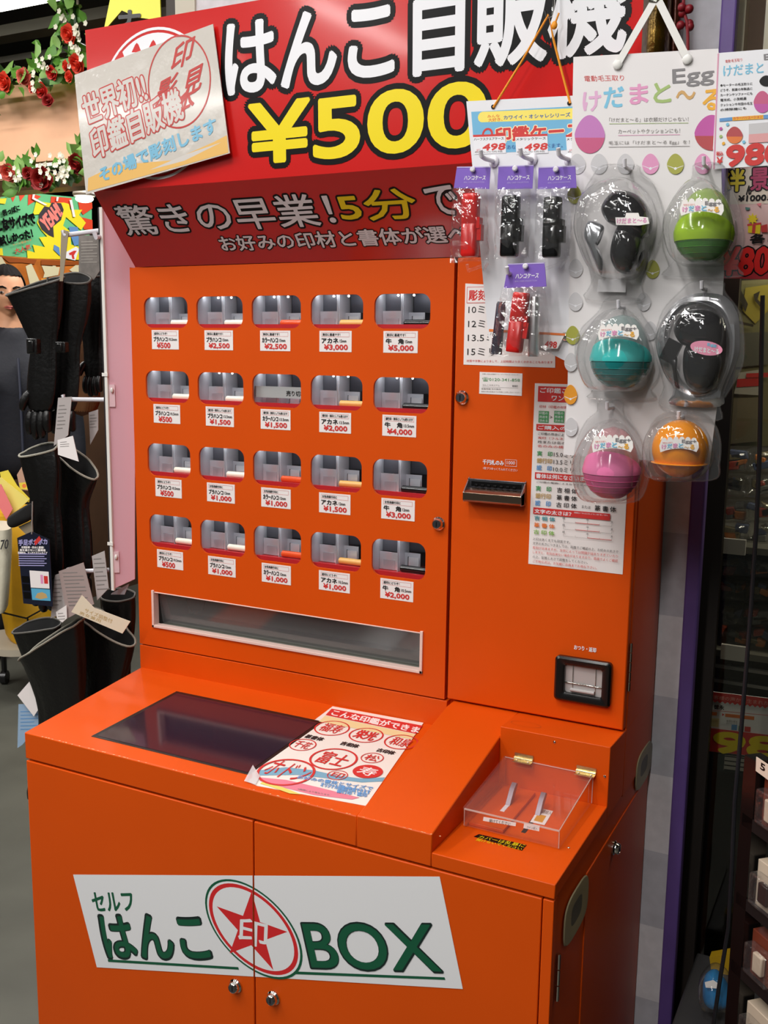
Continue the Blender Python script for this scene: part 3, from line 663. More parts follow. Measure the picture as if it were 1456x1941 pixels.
p.line('お問い合わせ無料フリーダイヤルコールセンター', 330, 765, 1138, 1152, INKGREY); p.line('☎0120-341-858', 328, 762, 1182, 1230, INKGREEN); p.line('はんこスタジアム', 335, 530, 1262, 1282, INKGREY)
p.rect(330, 1294, 745, 1296, INKGREY); p.line('機械番号', 675, 740, 1272, 1296, INKBLACK); p.line('営業時間 年中無休', 320, 545, 1305, 1325, INKGREY); p.line('御用の際は店員までお気軽にお申し付けください', 318, 770, 1338, 1354, INKGREY); p.build('phone_sticker', vm)
p = PY(-0.0006, cA)
tl, bl = cpx(cA, 103, 120), cpx(cB, 80, 1308); br = cpx(cB, 1320, 1440)
p.crop = (0, 0, 1); lo = p.L(*bl); hi = p.L(*tl); rx = p.L(*br)[0]
p.base([(lo[0], lo[1]), (rx, lo[1]), (rx, hi[1]), (lo[0], hi[1])], PAPER, 0.0005, local=True); p.crop = cA
p.rect(142, 158, 1290, 372, INKRED); p.line('ご印鑑ご購入は', 175, 880, 180, 250, WHITE, bold=0.03); p.line('ワンタッチで', 335, 880, 285, 362, WHITE, bold=0.03)
p.line('印材（印鑑の材質と書体）を選ぶ', 165, 900, 420, 460, INKRED)
for x in (152, 365, 590):
    p.rect(x, 500, x+140, 660, INKGREEN)
    for k, s_ in enumerate(('印鑑の', '用途を', '決める')): p.line(s_, x+12, x+128, 510+52*k, 548+52*k, WHITE)
p.line('＞', 310, 342, 568, 602, INKBLACK, bold=0.05)
p.rect(122, 680, 1280, 768, INKRED); p.line('ご購入のご案内', 145, 860, 700, 752, WHITE, bold=0.03)
for k, (s_, m_) in enumerate((('ご印鑑の用途により印材を選ぶ', INKBLACK), ('実印（フルネーム）彫り', INKRED), ('姓または名のみの彫り', INKBLACK), ('名のみの横彫り実印', INKRED))): p.line(s_, 148-3*k, 790, 795+56*k, 832+56*k, m_)
for k, (a, b_, m_) in enumerate((('実　印', '15.0ミリ', INKGREEN), ('銀行印', '13.5ミリ', INKTAN), ('認　印', '10.0ミリ', INKBLUE))):
    p.line(a, 136-4*k, 344-4*k, 1052+98*k, 1118+98*k, m_, bold=0.03); p.line(b_, 365-4*k, 640, 1068+102*k, 1132+102*k, INKBLACK)
p.crop = cB
p.rect(168, 102, 1160, 190, INKRED); p.line('書体は何になさいますか？', 185, 1010, 118, 178, WHITE, bold=0.03); p.line('ご印鑑の種類によるおすすめの書体', 190, 960, 216, 240, INKBLACK)
for k, (a, b_, m_) in enumerate((('実　印', '吉 相 体', INKGREEN), ('銀行印', '篆 書 体', INKTAN), ('認　印', '古 印 体', INKBLUE))):
    p.line(a, 183-5*k, 382-4*k, 280+95*k, 345+96*k, m_, bold=0.03); p.line(b_, 460-5*k, 725-4*k, 303+96*k, 368+96*k, INKBLACK, bold=0.02)
p.line('または', 785, 900, 535, 575, INKBLACK); p.line('篆 書 体', 955, 1235, 535, 606, INKBLACK, bold=0.02)
p.rect(148, 562, 1160, 648, INKRED); p.line('文字の太さは？', 165, 650, 585, 638, WHITE, bold=0.035); p.line('初期画面上の「好みに応じる方」は「太い」普通「細い」で決める', 685, 1130, 622, 642, WHITE)
for k, (a, m_) in enumerate((('吉 相 体', M('teal_ink', (70, 150, 160), 0.55)), ('篆 書 体', INKORANGE), ('古 印 体', M('lime_ink', (130, 180, 80), 0.55)))):
    p.line(a, 165-4*k, 435-4*k, 672+90*k, 728+90*k, m_, bold=0.03)
    y = 758+91*k; a0, b0 = p.L(545, y); a1 = p.L(1180, y+52)[0]
    p.lrect(a0, b0, a1, b0+0.0003, INKGREY); st = (a0+(a1-a0)*(0.25 if k < 2 else 0.5)); p.lrect(st, b0+0.0005, st+(a1-a0)*0.5, b0+0.0012, INKRED)
    for f in (0, 0.25, 0.5, 0.75, 1): p.lrect(a0+(a1-a0)*f, b0, a0+(a1-a0)*f+0.0003, b0+(0.004 if f in (0, 0.5, 1) else 0.0025), INKGREY)
    for f, ch in ((0, '細'), (0.5, '中'), (1, '太')): p.mline(ch, a0+(a1-a0)*f-0.0015, b0+0.0045, a0+(a1-a0)*f+0.0018, b0+0.0080, INKBLACK)
for s_, r_, t_, m_ in (('上記はあくまでも目安です。', 640, 950, INKBLACK), ('文字の太さにつきましては、画面でご確認の上、お好みの太さで', 1275, 1008, INKBLACK), ('彫刻が出来ますが、文字によっては間隔が詰まりすぎていたり', 1270, 1066, INKRED), ('しますと、彫刻出来ない場合がありますので、画面でよくご確認', 1268, 1124, INKRED), ('の上、配置と太さで調整をしてください。', 870, 1186, INKBLACK), ('ご不明な点は、お気軽に店員までお尋ね下さい。', 990, 1244, INKRED)):
    p.line(s_, 145, r_, t_+5, t_+40, m_)
p.build('instruction_sheet', vm)
# ================================================================ PAPERS ON THE MACHINE
# seal sample poster on the console
P0 = cp.P; cq = Print((0, -D, ZF+0.0006), X1, n_c, None, cQ, lift=0.0003)
cq.base([(668, 78), (1385, 208), (930, 862), (75, 705), (0, 672), (35, 640), (30, 560)], M('poster_paper', (236, 230, 222), 0.3), 0.0004)
cq.poly([(660, 98), (1378, 232), (1325, 296), (612, 148)], INKRED); cq.text('こんな印鑑ができま', (652, 148), (1340, 292), (682, 106), PAPER, bold=0.03)
CREAM = M('poster_cream', (232, 214, 160), 0.35); SKY = M('poster_sky', (120, 170, 195), 0.35); PINK = M('poster_pink', (225, 130, 150), 0.35); LEMON = M('poster_lemon', (226, 210, 110), 0.35)
cq.poly([(610, 152), (1322, 300), (1290, 340), (560, 200)], CREAM)
cq.poly([(85, 585), (300, 560), (520, 585), (700, 625), (900, 650), (1080, 640), (1060, 672), (900, 680), (640, 650), (400, 620), (95, 625)], SKY)
cq.poly([(85, 640), (300, 660), (560, 720), (880, 800), (820, 815), (520, 780), (300, 725), (95, 668)], PINK)
cq.poly([(120, 672), (280, 720), (420, 775), (330, 768), (180, 715), (95, 690)], LEMON)
for cx_, cy_, ex_, body, nm in ((663, 252, 792, '福寿', '篆書体'), (932, 308, 1060, '栄光', '吉相体'), (1208, 362, 1335, '和泉', '古印体'), (432, 384, 530, '千花', None), (675, 496, 852, '富士', None), (980, 488, 1065, '松', None), (945, 596, 1058, '寿', None), (300, 600, 512, 'ホドメ', None), (706, 625, 782, '印', None)):
    a, b = cq.L(cx_, cy_); a2, b2 = cq.L(ex_, cy_+ (ex_-cx_)*0.17); r_ = math.hypot(a2-a, b2-b)
    if body == '寿': cq.lpoly([(a+r_*math.cos(i*math.pi/20), b+r_*0.95*math.sin(i*math.pi/20)) for i in range(40)], INKRED)
    else: cq.lring(a, b, r_, r_*0.09, INKRED, 40)
    f = 0.62
    if not (body == 'ホドメ' ): cq.mline(body, a-r_*f, b-r_*f*0.9, a+r_*f, b+r_*f*0.9, PAPER if body == '寿' else INKRED, bold=0.03 if body == '栄光' else 0.01)
    else: cq.mline('ホドン', a-r_*0.75, b-r_*0.45, a+r_*0.8, b+r_*0.7, INKRED)
    if nm: cq.mline(nm, a-r_*0.75, b-r_*1.75, a+r_*0.35, b-r_*1.30, INKBLACK, bold=0.04)
cq.text('お好みの書体とサイズで', (385, 650), (980, 745), (400, 625), INKBLUE, bold=0.03); cq.text('オリジナル印鑑が作成できます', (570, 715), (960, 780), (580, 680), INKBLUE, bold=0.03); cq.text('銀行印・認印', (700, 765), (935, 800), (705, 735), INKBLUE, bold=0.03)
cq.text('※機種により異なります', (390, 740), (640, 790), (395, 728), INKGREY)
tag(cq.build('sample_poster'), 'torn seal sample poster with red stamp circles taped on the sloped console beside the screen', 'poster')
# clear tape on the poster's torn corner
TAPE = film('clear_tape', gloss=0.10, rough=0.12, haze=0.6)
t = MB(); pq = Print((0, -D, ZF+0.0012), X1, n_c, None, cQ); pts = [(-30, 672), (40, 560), (95, 640), (60, 700)]; h_ = [0.001, 0.004, 0.002, 0.001]
t.face([pq.at(*pq.L(*q), h=hh) for q, hh in zip(pts, h_)], TAPE); tag(t.build('clear_tape', recalc=False), 'curled clear tape holding the near torn corner of the seal sample poster', 'tape')
# laminated sheet taped on the header
LAMI = M('laminate', (206, 200, 192), 0.12, coat=1.0, bump=0.22, nscale=22)
SH_R = M('sheet_red', (188, 62, 58), 0.35, coat=0.3); SH_B = M('sheet_blue', (126, 184, 212), 0.15, coat=0.6); SH_O = M('sheet_amber', (232, 186, 110), 0.12, coat=0.6); SH_W = M('sheet_white', (206, 200, 194), 0.35, coat=0.3)
p = PY(-0.1095, cLm, lift=0.0002); p.base([(50, 510), (1245, 70), (1390, 1185), (150, 1540)], LAMI, 0.0012)
p.poly([(170, 1400), (400, 1290), (900, 1245), (1250, 1090), (1365, 1030), (1380, 1180), (165, 1515)], SH_O); p.poly([(700, 1330), (1000, 1200), (1320, 1090), (1000, 1250)], SH_W)
a, b = p.L(952, 572); p.lring(a, b, 0.0600, 0.0024, SH_R, 56, 1.12)
for k, (s_, u_, v_) in enumerate((('印', 985, 330), ('見', 1075, 560), ('影', 850, 640), ('本', 1010, 740))):
    aa, bb = p.L(u_, v_); r_ = 0.0195
    ca, sa = math.cos(0.30), math.sin(0.30)
    p.ltext(s_, (aa-r_*ca+r_*sa*-1, bb-r_*ca-r_*sa), (aa+r_*ca-r_*sa, bb-r_*ca+r_*sa), (aa-r_*ca+r_*sa, bb+r_*ca-r_*sa), SH_R, bold=0.02)
p.text('世界初!!', (165, 955), (690, 735), (105, 705), SH_W, bold=0.024, out=SH_R, outr=0.040, res=3)
p.text('印鑑自販機', (228, 1245), (1000, 880), (175, 990), SH_W, bold=0.024, out=SH_R, outr=0.042, res=3)
p.text('その場で彫刻します', (285, 1440), (1290, 1000), (255, 1320), SH_B, bold=0.045)
tag(p.build('laminated_sheet'), 'laminated sheet with red outlined lettering taped askew over the header left corner', 'sign')

# ================================================================ SEAL CASE CARD AND BAGS
def cord(mb, pts, r, mat, n=8): mb.tube(pts, r, mat, n)
yc = -0.122
t = MB(); p = PY(yc, (0, 0, 1), lift=0.0002)
q = [p.L(*a) for a in ((884, 192), (1091, 181), (1083, 690), (1040, 668), (926, 640))]
cc_ = thing('seal_case_display_card', 'white hanging display card for seal cases with yellow banner on orange string', 'display card', hy(985, 420, yc))
p.base(q, M('card_white', (226, 226, 230), 0.4), 0.0015, local=True)
p.crop = cCard
BLU = M('card_blue', (112, 178, 214), 0.4); YB = M('card_yellow', (244, 224, 104), 0.4)
p.poly([(195, 245), (1400, 180), (1400, 660), (230, 705)], BLU)
a, b = p.L(320, 320); a2, b2 = p.L(1400, 262); hh = 0.0065
p.lpoly([(a+hh*math.cos(t_)*1.0, b+0.002+hh*math.sin(t_)) for t_ in [math.pi/2+math.pi*i/10 for i in range(11)]]+[(a2, b2-hh), (a2, b2+hh)], YB)
p.text('みんな', (375, 312), (510, 305), (372, 280), INKORANGE, bold=0.03); p.text('大好き、', (385, 355), (540, 345), (383, 318), INKORANGE, bold=0.03)
p.text('カワイイ・オシャレシリーズ', (556, 332), (1292, 300), (550, 285), M('navy_ink', (50, 90, 160), 0.5), bold=0.03)
p.ring((375, 490), (435, 488), 0.35, INKRED)
p.text('印鑑ケース', (470, 580), (1420, 520), (462, 425), INKRED, bold=0.05, out=M('card_cream', (250, 232, 190), 0.4), outr=0.06, nb=8)
p.text('あなたの好みで選べます。', (590, 660), (1205, 640), (590, 610), M('navy_ink'))
for x in (215, 680, 1240):
    p.poly([(x, 500), (x+355, 488), (x+358, 512), (x+2, 524)], INKRED); p.poly([(x+2, 524), (x+358, 512), (x+365, 700), (x+15, 715)], WHITE)
    p.text('ハーフスクエアケース' if x < 300 else 'メタリックケース', (x+12, 565), (x+340, 552), (x+10, 535), INKBLACK, bold=0.03)
    p.text('498', (x+105, 672), (x+350, 662), (x+118, 602), INKRED, bold=0.07, nb=8); p.text('税込み価格', (x+20, 702), (x+330, 692), (x+20, 680), INKGREY); p.text('円', (x+45, 690), (x+85, 688), (x+43, 660), INKRED)
p.disc((438, 190), (460, 190), BLACK); p.disc((1278, 150), (1300, 150), BLACK)
cardo = p.build('card', cc_)
OC = M('orange_cord', (240, 152, 24), 0.6)
hk = hy(1040, 28, yc)
t = MB(); h1, h2 = hy(935, 204, yc-0.001), hy(1081, 196, yc-0.001)
t.tube([h1, h1.lerp(hk, 0.5)+V((0.002, -0.001, 0)), hk, hk.lerp(h2, 0.3)+V((-0.001, -0.002, 0)), h2], 0.0015, OC, 8)
kn = hy(1051, 48, yc-0.002); t.ball(kn, 0.004, 0.003, 0.005, OC, 10, 8); t.tube([kn, kn+V((0.004, -0.002, 0.008)), kn+V((0.006, -0.002, 0.013))], 0.0012, OC, 6); t.build('string', cc_)
t = MB(); t.tube([hk+V((-0.004, 0, 0.006)), hk+V((-0.002, 0, -0.003)), hk+V((0.004, 0, -0.002)), hk+V((0.006, 0, 0.010)), V((hk.x+0.003, -0.115, 1.996)), V((hk.x+0.003, -0.100, 1.996))], 0.0014, CHROME, 8)
tag(t.build('wire_hook'), 'bent wire hook over the header top holding the orange string', 'hook')
# price tag strip at the card's foot
HKW = M('hook_white', (225, 222, 228), 0.3)
def card_hook(u, v, dy=0.045):
    t = MB(); a = hy(u, v, yc); 
    t.tube([a, a+V((0, -dy*0.7, -0.002)), a+V((0, -dy, -0.001)), a+V((0, -dy-0.003, 0.006))], 0.0028, HKW, 8)
    t.ball(a+V((0, -0.002, 0)), 0.007, 0.003, 0.008, HKW, 12, 8)
    return t.build('hook', cc_)
for u, v in ((937, 306), (1010, 303), (1080, 303), (985, 520)): card_hook(u, v)
for u, v in ((918, 512), (1062, 508)):
    t = MB(); a = hy(u, v, yc); t.tube([a, a+V((0.012, -0.02, 0.006)), a+V((-0.004, -0.045, -0.004)), a+V((-0.006, -0.045, 0.004))], 0.0022, CLEAR, 8); note(t.build('hook', cc_), 'empty clear hook')
VIOLET = M('header_violet', (128, 98, 190), 0.3); CASE_R = M('case_red', (204, 30, 26), 0.25); CASE_B = M('case_black', (12, 12, 13), 0.22); TUBE_S = M('case_silver', (196, 194, 196), 0.3, metal=0.8)
def seal_pack(y, head, bag, case, mat, lab, extra=None):
    hp = [hy(*cpx(cG, *q), y) for q in head]; ctr = sum(hp, V())/4
    t = thing('seal_case_pack', lab, 'seal case', ctr, 'bagged seal cases on the hanging card')
    p = PY(y, cG, lift=0.0002); p.base(head, VIOLET, 0.001)
    u0, v0 = head[3]; u1, v1 = head[2]; u2, v2 = head[1]; uu, vv = head[0]
    def f(a, b): return (uu+(u2-uu)*a+(u0-uu)*b, vv+(v2-vv)*a+(v0-vv)*b)
    p.text('ハンコケース', f(0.27, 0.62), f(0.90, 0.62), f(0.27, 0.42), WHITE, bold=0.03); p.text('SEAL CASE COLLECTION', f(0.27, 0.76), f(0.88, 0.76), f(0.27, 0.70), M('lilac_ink', (190, 175, 225), 0.4))
    lw = 5
    p.poly([head[0], head[1], (head[1][0], head[1][1]+lw), (head[0][0], head[0][1]+lw)], M('lilac_ink'))
    note(p.build('header_card', t), 'violet header card')
    # pillow bag of clear film
    b4 = [hy(*cpx(cG, *q), y) for q in bag]; nx, ny = 9, 14
    rows = []; rr_ = random.Random(len(lab))
    for side in (-1, 1):
        g = []
        for j in range(ny+1):
            for i in range(nx+1):
                a, b = i/nx, j/ny
                pt = (b4[0].lerp(b4[1], a)).lerp(b4[3].lerp(b4[2], a), b)
                bul = 0.013*(math.sin(math.pi*a)**0.6)*(math.sin(math.pi*min(1, b*0.97+0.03))**0.5)
                g.append(pt+V((rr_.uniform(-.0012, .0012), side*(bul+rr_.uniform(-.0012, .0016))-0.006, rr_.uniform(-.0012, .0012))))
        rows.append(g)
    m = MB()
    for g in rows: m.add(g, [[j*(nx+1)+i, j*(nx+1)+i+1, (j+1)*(nx+1)+i+1, (j+1)*(nx+1)+i] for j in range(ny) for i in range(nx)], BAGFILM)
    note(m.build('plastic_bag', t, recalc=False, smooth=False), 'clear plastic bag')
    # the case: rounded bar between its corner pixels
    c4 = [hy(*cpx(cG, *q), y-0.006) for q in case]; top = (c4[0]+c4[1])/2; bot = (c4[2]+c4[3])/2; hw = (c4[1]-c4[0]).length/2; ax = (bot-top); L_ = ax.length; ax.normalize(); sx_ = V((ax.z, 0, -ax.x)); sx_ = -sx_ if sx_.x < 0 else sx_
    m = MB(); rings = []; n = 20
    for s_, k in ((0, 0.86), (0.02, 0.97), (0.06, 1.0), (0.47, 1.0), (0.475, 0.97), (0.485, 0.97), (0.49, 1.0), (0.94, 1.0), (0.98, 0.97), (1.0, 0.86)):
        rings.append([top+ax*(L_*s_)+sx_*(hw*k*math.copysign(abs(math.cos(a))**0.6, math.cos(a)))+V((0, 0.0095*k*math.copysign(abs(math.sin(a))**0.6, math.sin(a)), 0)) for a in [2*math.pi*i/n for i in range(n)]])
    m.loft(rings, mat); m.obox(top+ax*L_*0.62+sx_*(hw+0.002), sx_*0.0035, V((0, 0.005, 0)), ax*0.010, mat); m.obox(top+ax*L_*0.47+sx_*(hw+0.001), sx_*0.0025, V((0, 0.006, 0)), ax*0.007, mat)
    cs = m.build('seal_case', t, bevel=0.0006)
    # hang loop of the header card
    m = MB(); a = hp[0].lerp(hp[1], 0.5)+V((0, -0.002, -0.004)); m.lathe([(0.0035, 0), (0.0035, 0.002), (0.0022, 0.003)], a, (0, -1, 0), HKW, 14); note(m.build('hang_eyelet', t), 'white eyelet')
    return t
seal_pack(-0.150, [(62, 85), (213, 84), (206, 185), (48, 181)], [(50, 180), (206, 185), (214, 508), (37, 516)], [(90, 206), (163, 208), (160, 488), (78, 490)], CASE_R, 'bagged red seal case on the first hook of the card top row beside the header')
seal_pack(-0.150, [(248, 82), (406, 77), (400, 183), (243, 187)], [(243, 186), (400, 181), (392, 496), (235, 500)], [(268, 216), (345, 216), (330, 488), (262, 488)], CASE_B, 'bagged black seal case hanging in the middle of the card top row')
seal_pack(-0.150, [(428, 87), (592, 80), (598, 180), (424, 186)], [(424, 186), (597, 180), (575, 498), (412, 502)], [(455, 222), (532, 222), (520, 492), (448, 492)], CASE_B, 'bagged black seal case on the last hook beside the lint remover board')
lo_ = seal_pack(-0.158, [(292, 520), (455, 514), (463, 622), (272, 630)], [(272, 628), (463, 620), (498, 930), (212, 936)], [(318, 652), (388, 646), (350, 914), (284, 918)], CASE_R, 'bagged red seal case with silver tube hanging alone below the top row')
t = MB(); a = hy(*cpx(cG, 412, 668), -0.158); b = hy(*cpx(cG, 405, 936), -0.158); t.lathe([(0.0052, 0), (0.0058, 0.002), (0.0072, (a-b).length-0.004), (0.0066, (a-b).length)], a, b-a, TUBE_S, 20); note(t.build('metal_tube', lo_), 'silver tube')
t = MB(); a = hy(*cpx(cG, 262, 690), -0.148); b = hy(*cpx(cG, 238, 925), -0.148); t.lathe([(0.005, 0), (0.0062, 0.003), (0.0075, (a-b).length)], a, b-a, M('case_navy', (34, 34, 52), 0.25), 16); note(t.build('metal_tube', lo_), 'dark navy tube')
p = PY(-0.130, cG); p.base([(206, 820), (545, 838), (512, 900), (206, 895)], PAPER, 0.0006); p.poly([(206, 812), (548, 832), (546, 842), (206, 824)], INKORANGE); p.text('498', (455, 893), (508, 897), (458, 866), INKRED, bold=0.05); p.text('ハード', (210, 840), (250, 842), (210, 828), INKBLACK)
tag(p.build('price_tag'), 'small white price tag with orange top edge behind the lowest bagged red case', 'price tag')
t = MB(); t.ball(hy(*cpx(cG, 548, 846), -0.124), 0.006, 0.005, 0.006, CHROME, 14, 10); tag(t.build('steel_bead'), 'small shiny steel bead stud at the seal card lower right corner', 'stud')

# ================================================================ LINT REMOVER BOARD
ye = -0.127
bd = thing('lint_remover_board', 'tall white printed board for egg lint removers hanging on white ribbon', 'display board', hy(1220, 480, ye))
p = PY(ye, (0, 0, 1), lift=0.0002)
q = [p.L(*a) for a in ((1087, 108), (1362, 92), (1372, 520), (1358, 780), (1345, 880), (1068, 862), (1076, 735))]
p.base(q, M('board_white', (228, 224, 224), 0.4), 0.002, local=True); p.crop = cK
def col(n, c): return M(n, c, 0.45)
p.text('電動毛玉取り', (634, 366), (812, 362), (632, 340), INKRED)
for s_, l, b_, r_, t_, m_ in (('け', 628, 500, 706, 415, col('p_pink', (220, 170, 205))), ('だ', 722, 484, 808, 395, col('p_sky', (120, 190, 220))), ('ま', 838, 468, 918, 382, col('p_rose', (222, 150, 190))), ('と', 945, 462, 1020, 375, col('p_leaf', (160, 185, 110))), ('〜', 1045, 450, 1130, 408, col('p_tan', (205, 160, 95))), ('る', 1165, 495, 1245, 405, col('p_gold', (232, 170, 40)))):
    p.text(s_, (l, b_), (r_, b_-6), (l, t_), m_, bold=0.035)
EG = col('p_grey', (125, 122, 124)); p.text('Egg', (1030, 394), (1215, 380), (1028, 312), EG, bold=0.02)
for k, (s_, l, r_, t_, b_) in enumerate((('「けだまと〜る」は衣類だけじゃない！', 745, 1100, 528, 548), ('カーペットやクッションにも！', 785, 1062, 580, 600), ('毛玉には「けだまと〜る Egg」を！', 742, 1105, 632, 652))):
    p.text(s_, (l, b_), (r_, b_-4), (l, t_), INKGREY); p.poly([(l, b_+6), (r_, b_+2), (r_, b_+4), (l, b_+8)], (col('p_leaf', 0), col('p_rose', 0), INKGREY)[k])
def egg_poly(p, cx, cy, rx, ry, mat, hi=False):
    pts = []
    for i in range(36):
        a = 2*math.pi*i/36; s_ = math.sin(a); k = 1-0.22*s_ if s_ > 0 else 1
        pts.append((cx+rx*math.cos(a)*k, cy-ry*s_))
    p.poly(pts, mat)
    if hi:
        p.poly([(cx-rx*0.95, cy+ry*0.15), (cx, cy+ry*0.42), (cx+rx*0.95, cy+ry*0.15), (cx+rx*0.93, cy+ry*0.20), (cx, cy+ry*0.50), (cx-rx*0.93, cy+ry*0.20)], WHITE); p.disc((cx, cy+ry*0.45), (cx+rx*0.16, cy+ry*0.45), WHITE)
def egg_grad(p, cx, cy, rx, ry, c1, c2):
    egg_poly(p, cx, cy, rx, ry, c1)
    p.poly([(cx-rx*0.98, cy+ry*0.18), (cx+rx*0.98, cy+ry*0.18)]+[(cx+rx*math.cos(a), cy+ry*math.sin(a)) for a in [0.2+(math.pi-0.4)*i/14 for i in range(15)]], c2)
egg_grad(p, 658, 602, 68, 86, col('p_orchid', (192, 120, 185)), col('p_ruby', (196, 86, 128)))
egg_grad(p, 1205, 595, 78, 80, col('p_magenta', (190, 80, 160)), col('p_brick', (178, 66, 70)))
for cx, m_ in ((602, 'p_pale'), (700, 'p_pale'), (818, 'p_pale'), (930, 'p_rose'), (1042, 'p_olive'), (1165, 'p_rose')):
    egg_poly(p, cx, 735, 38, 46, col(m_, {'p_pale': (200, 198, 200), 'p_olive': (165, 165, 70)}.get(m_, (0, 0, 0))), True)
p.crop = cG
for cx, cy, m_ in ((582, 840, 'p_olive'), (596, 540, 'p_pale'), (595, 690, 'p_pale'), (940, 545, 'p_olive'), (900, 690, 'p_pale'), (590, 210, 'p_olive'), (930, 820, 'p_pale')): egg_poly(p, cx, cy, 32, 42, col(m_, 0), True)
p.crop = cH
egg_poly(p, 573, 255, 30, 44, col('p_amber', (226, 150, 40)), True); egg_poly(p, 575, 400, 30, 42, col('p_pale', 0), True); egg_poly(p, 575, 110, 30, 42, col('p_pale', 0), True)
p.build('printed_board', bd)
RB = M('ribbon_white', (232, 230, 226), 0.5)
t = MB(); ap = hy(1245, -6, ye-0.004)
for u, v in ((1171, 122), (1303, 112)):
    a = hy(u, v, ye-0.002); d = (ap-a).normalized(); s_ = V((d.z, 0, -d.x))*0.0042
    t.prism([a-s_, a+s_, ap+s_, ap-s_], (0, -0.0012, 0), RB); t.ball(a, 0.006, 0.0025, 0.006, RB, 12, 8)
t.build('ribbon', bd)
t = MB(); t.tube([ap+V((-0.008, 0, -0.004)), ap+V((0, 0, -0.006)), ap+V((0.008, 0, 0)), ap+V((0.004, 0.006, 0.018)), V((0.893, -0.118, 1.996)), V((0.885, -0.100, 1.996))], 0.002, CHROME, 8)
tag(t.build('wire_hook'), 'bent wire hook over the header corner holding the white ribbon', 'hook')
# price card clipped over the board's right side
p = PY(ye-0.004, cE, lift=0.0002); p.base([(962, 530), (1700, 470), (1690, 1640), (925, 1690), (905, 1480)], WHITE, 0.001)
p.poly([(952, 535), (968, 534), (945, 1100), (925, 1690), (908, 1690)], col('p_pinkedge', (214, 150, 175)))
p.text('電動毛玉取り', (1030, 630), (1200, 612), (1028, 600), INKRED); p.text('けだまと', (1010, 765), (1410, 730), (1010, 660), col('p_sky', 0), bold=0.02)
p.text('Egg', (1420, 620), (1620, 600), (1415, 545), EG, bold=0.04)
for k, s_ in enumerate(('●セーターの毛玉取りに', 'どうぞ、部屋の布製品に', 'カーテンやソファーにも', '電池式、小型軽量', 'クッションや布団の毛玉', 'の掃除機にも')): p.text(s_, (980, 868+49*k), (1300-60*(k in (3, 5)), 850+49*k), (980, 842+49*k), INKBLACK, bold=0.02)
egg_poly(p, 1440, 810, 70, 55, BLACK); egg_grad(p, 1400, 1020, 88, 110, col('p_ruby', 0), col('p_magenta', 0))
p.poly([(972, 1185), (1100, 1172), (1100, 1206), (972, 1218)], INKBLUE); p.poly([(1100, 1172), (1410, 1150), (1412, 1190), (1102, 1208)], col('p_gold', 0)); p.text('カラーバリエーション', (1110, 1200), (1400, 1180), (1110, 1172), INKRED, bold=0.03)
p.poly([(1410, 1150), (1650, 1135), (1652, 1172), (1412, 1190)], INKBLUE)
egg_grad(p, 1122, 1352, 82, 85, col('p_brick', 0), INKORANGE)
for c_, m_ in (((985, 1288), 'p_magenta'), ((985, 1365), 'p_leaf'), ((1012, 1435), 'p_gold'), ((1052, 1245), 'p_sky'), ((1215, 1420), 'p_sky')): p.disc(c_, (c_[0]+16, c_[1]), col(m_, 0), n=14)
p.poly([(1265, 1240), (1480, 1222), (1480, 1330), (1265, 1345)], col('p_pale', 0)); p.poly([(1265, 1345), (1480, 1330), (1480, 1420), (1262, 1432)], col('p_rosepale', (222, 160, 160)))
p.text('税込', (940, 1560), (1008, 1555), (940, 1518), INKRED, bold=0.03); p.text('￥', (945, 1640), (1005, 1636), (945, 1575), INKRED, bold=0.05)
p.text('980', (1040, 1662), (1600, 1625), (1055, 1465), INKRED, bold=0.07, nb=10, res=4)
tag(p.build('price_card'), 'glossy price card reading 980 clipped over the right side of the egg board', 'price card')

# ================================================================ BLISTER PACKS
def smooth_loop(pts, n=64):
    """closed Catmull-Rom loop through the corner pixels"""
    out = []; m = len(pts)
    for i in range(m):
        p0, p1, p2, p3 = (V((*pts[(i+k-1) % m], 0)) for k in range(4)); kk = max(2, n//m)
        for j in range(kk):
            t_ = j/kk
            out.append(0.5*((2*p1)+(p2-p0)*t_+(2*p0-5*p1+4*p2-p3)*t_*t_+(3*p1-p0-3*p2+p3)*t_**3))
    return [(q.x, q.y) for q in out]
def blister(t, crop, outline, y0, depth, inner, cen=None, mat=None):
    """clear shell: flat flange round a domed bubble"""
    mat = mat or BLISTER
    L = smooth_loop(outline); I = smooth_loop(inner, len(L))
    yb = y0
    fl_ = [hy(*cpx(crop, *q), yb) for q in L]; c = sum(fl_, V())/len(fl_)
    m = MB(); n = len(fl_)
    m.loft([fl_, [q+V((0, -0.0016, 0)) for q in fl_]], mat, False, False)
    ii = [hy(*cpx(crop, *q), yb) for q in I]; ci = sum(ii, V())/len(ii); ni = len(ii)
    # flange face between the outline and the bubble base
    rings = [[q+V((0, -0.0016, 0)) for q in fl_]]
    for a, d in ((1.0, 0.0016), (0.985, depth*0.55), (0.95, depth*0.82), (0.86, depth*0.96), (0.6, depth*1.03), (0.25, depth*1.05)):
        rings.append([ci+(ii[i*ni//n]-ci)*a+V((0, -d, 0)) for i in range(n)])
    m.loft(rings, mat, False, True)
    m.loft([[q for q in fl_], [ci+(ii[i*ni//n]-ci)*0.02 for i in range(n)]], mat, False, False)
    # rolled bright rim
    m.tube(fl_+[fl_[0]], 0.0011, mat, 6, False); m.tube([q+V((0, -0.0016, 0)) for q in ii]+[ii[0]+V((0, -0.0016, 0))], 0.0009, mat, 6, False)
    return note(m.build('blister_shell', t, angle=60), 'clear moulded plastic shell')
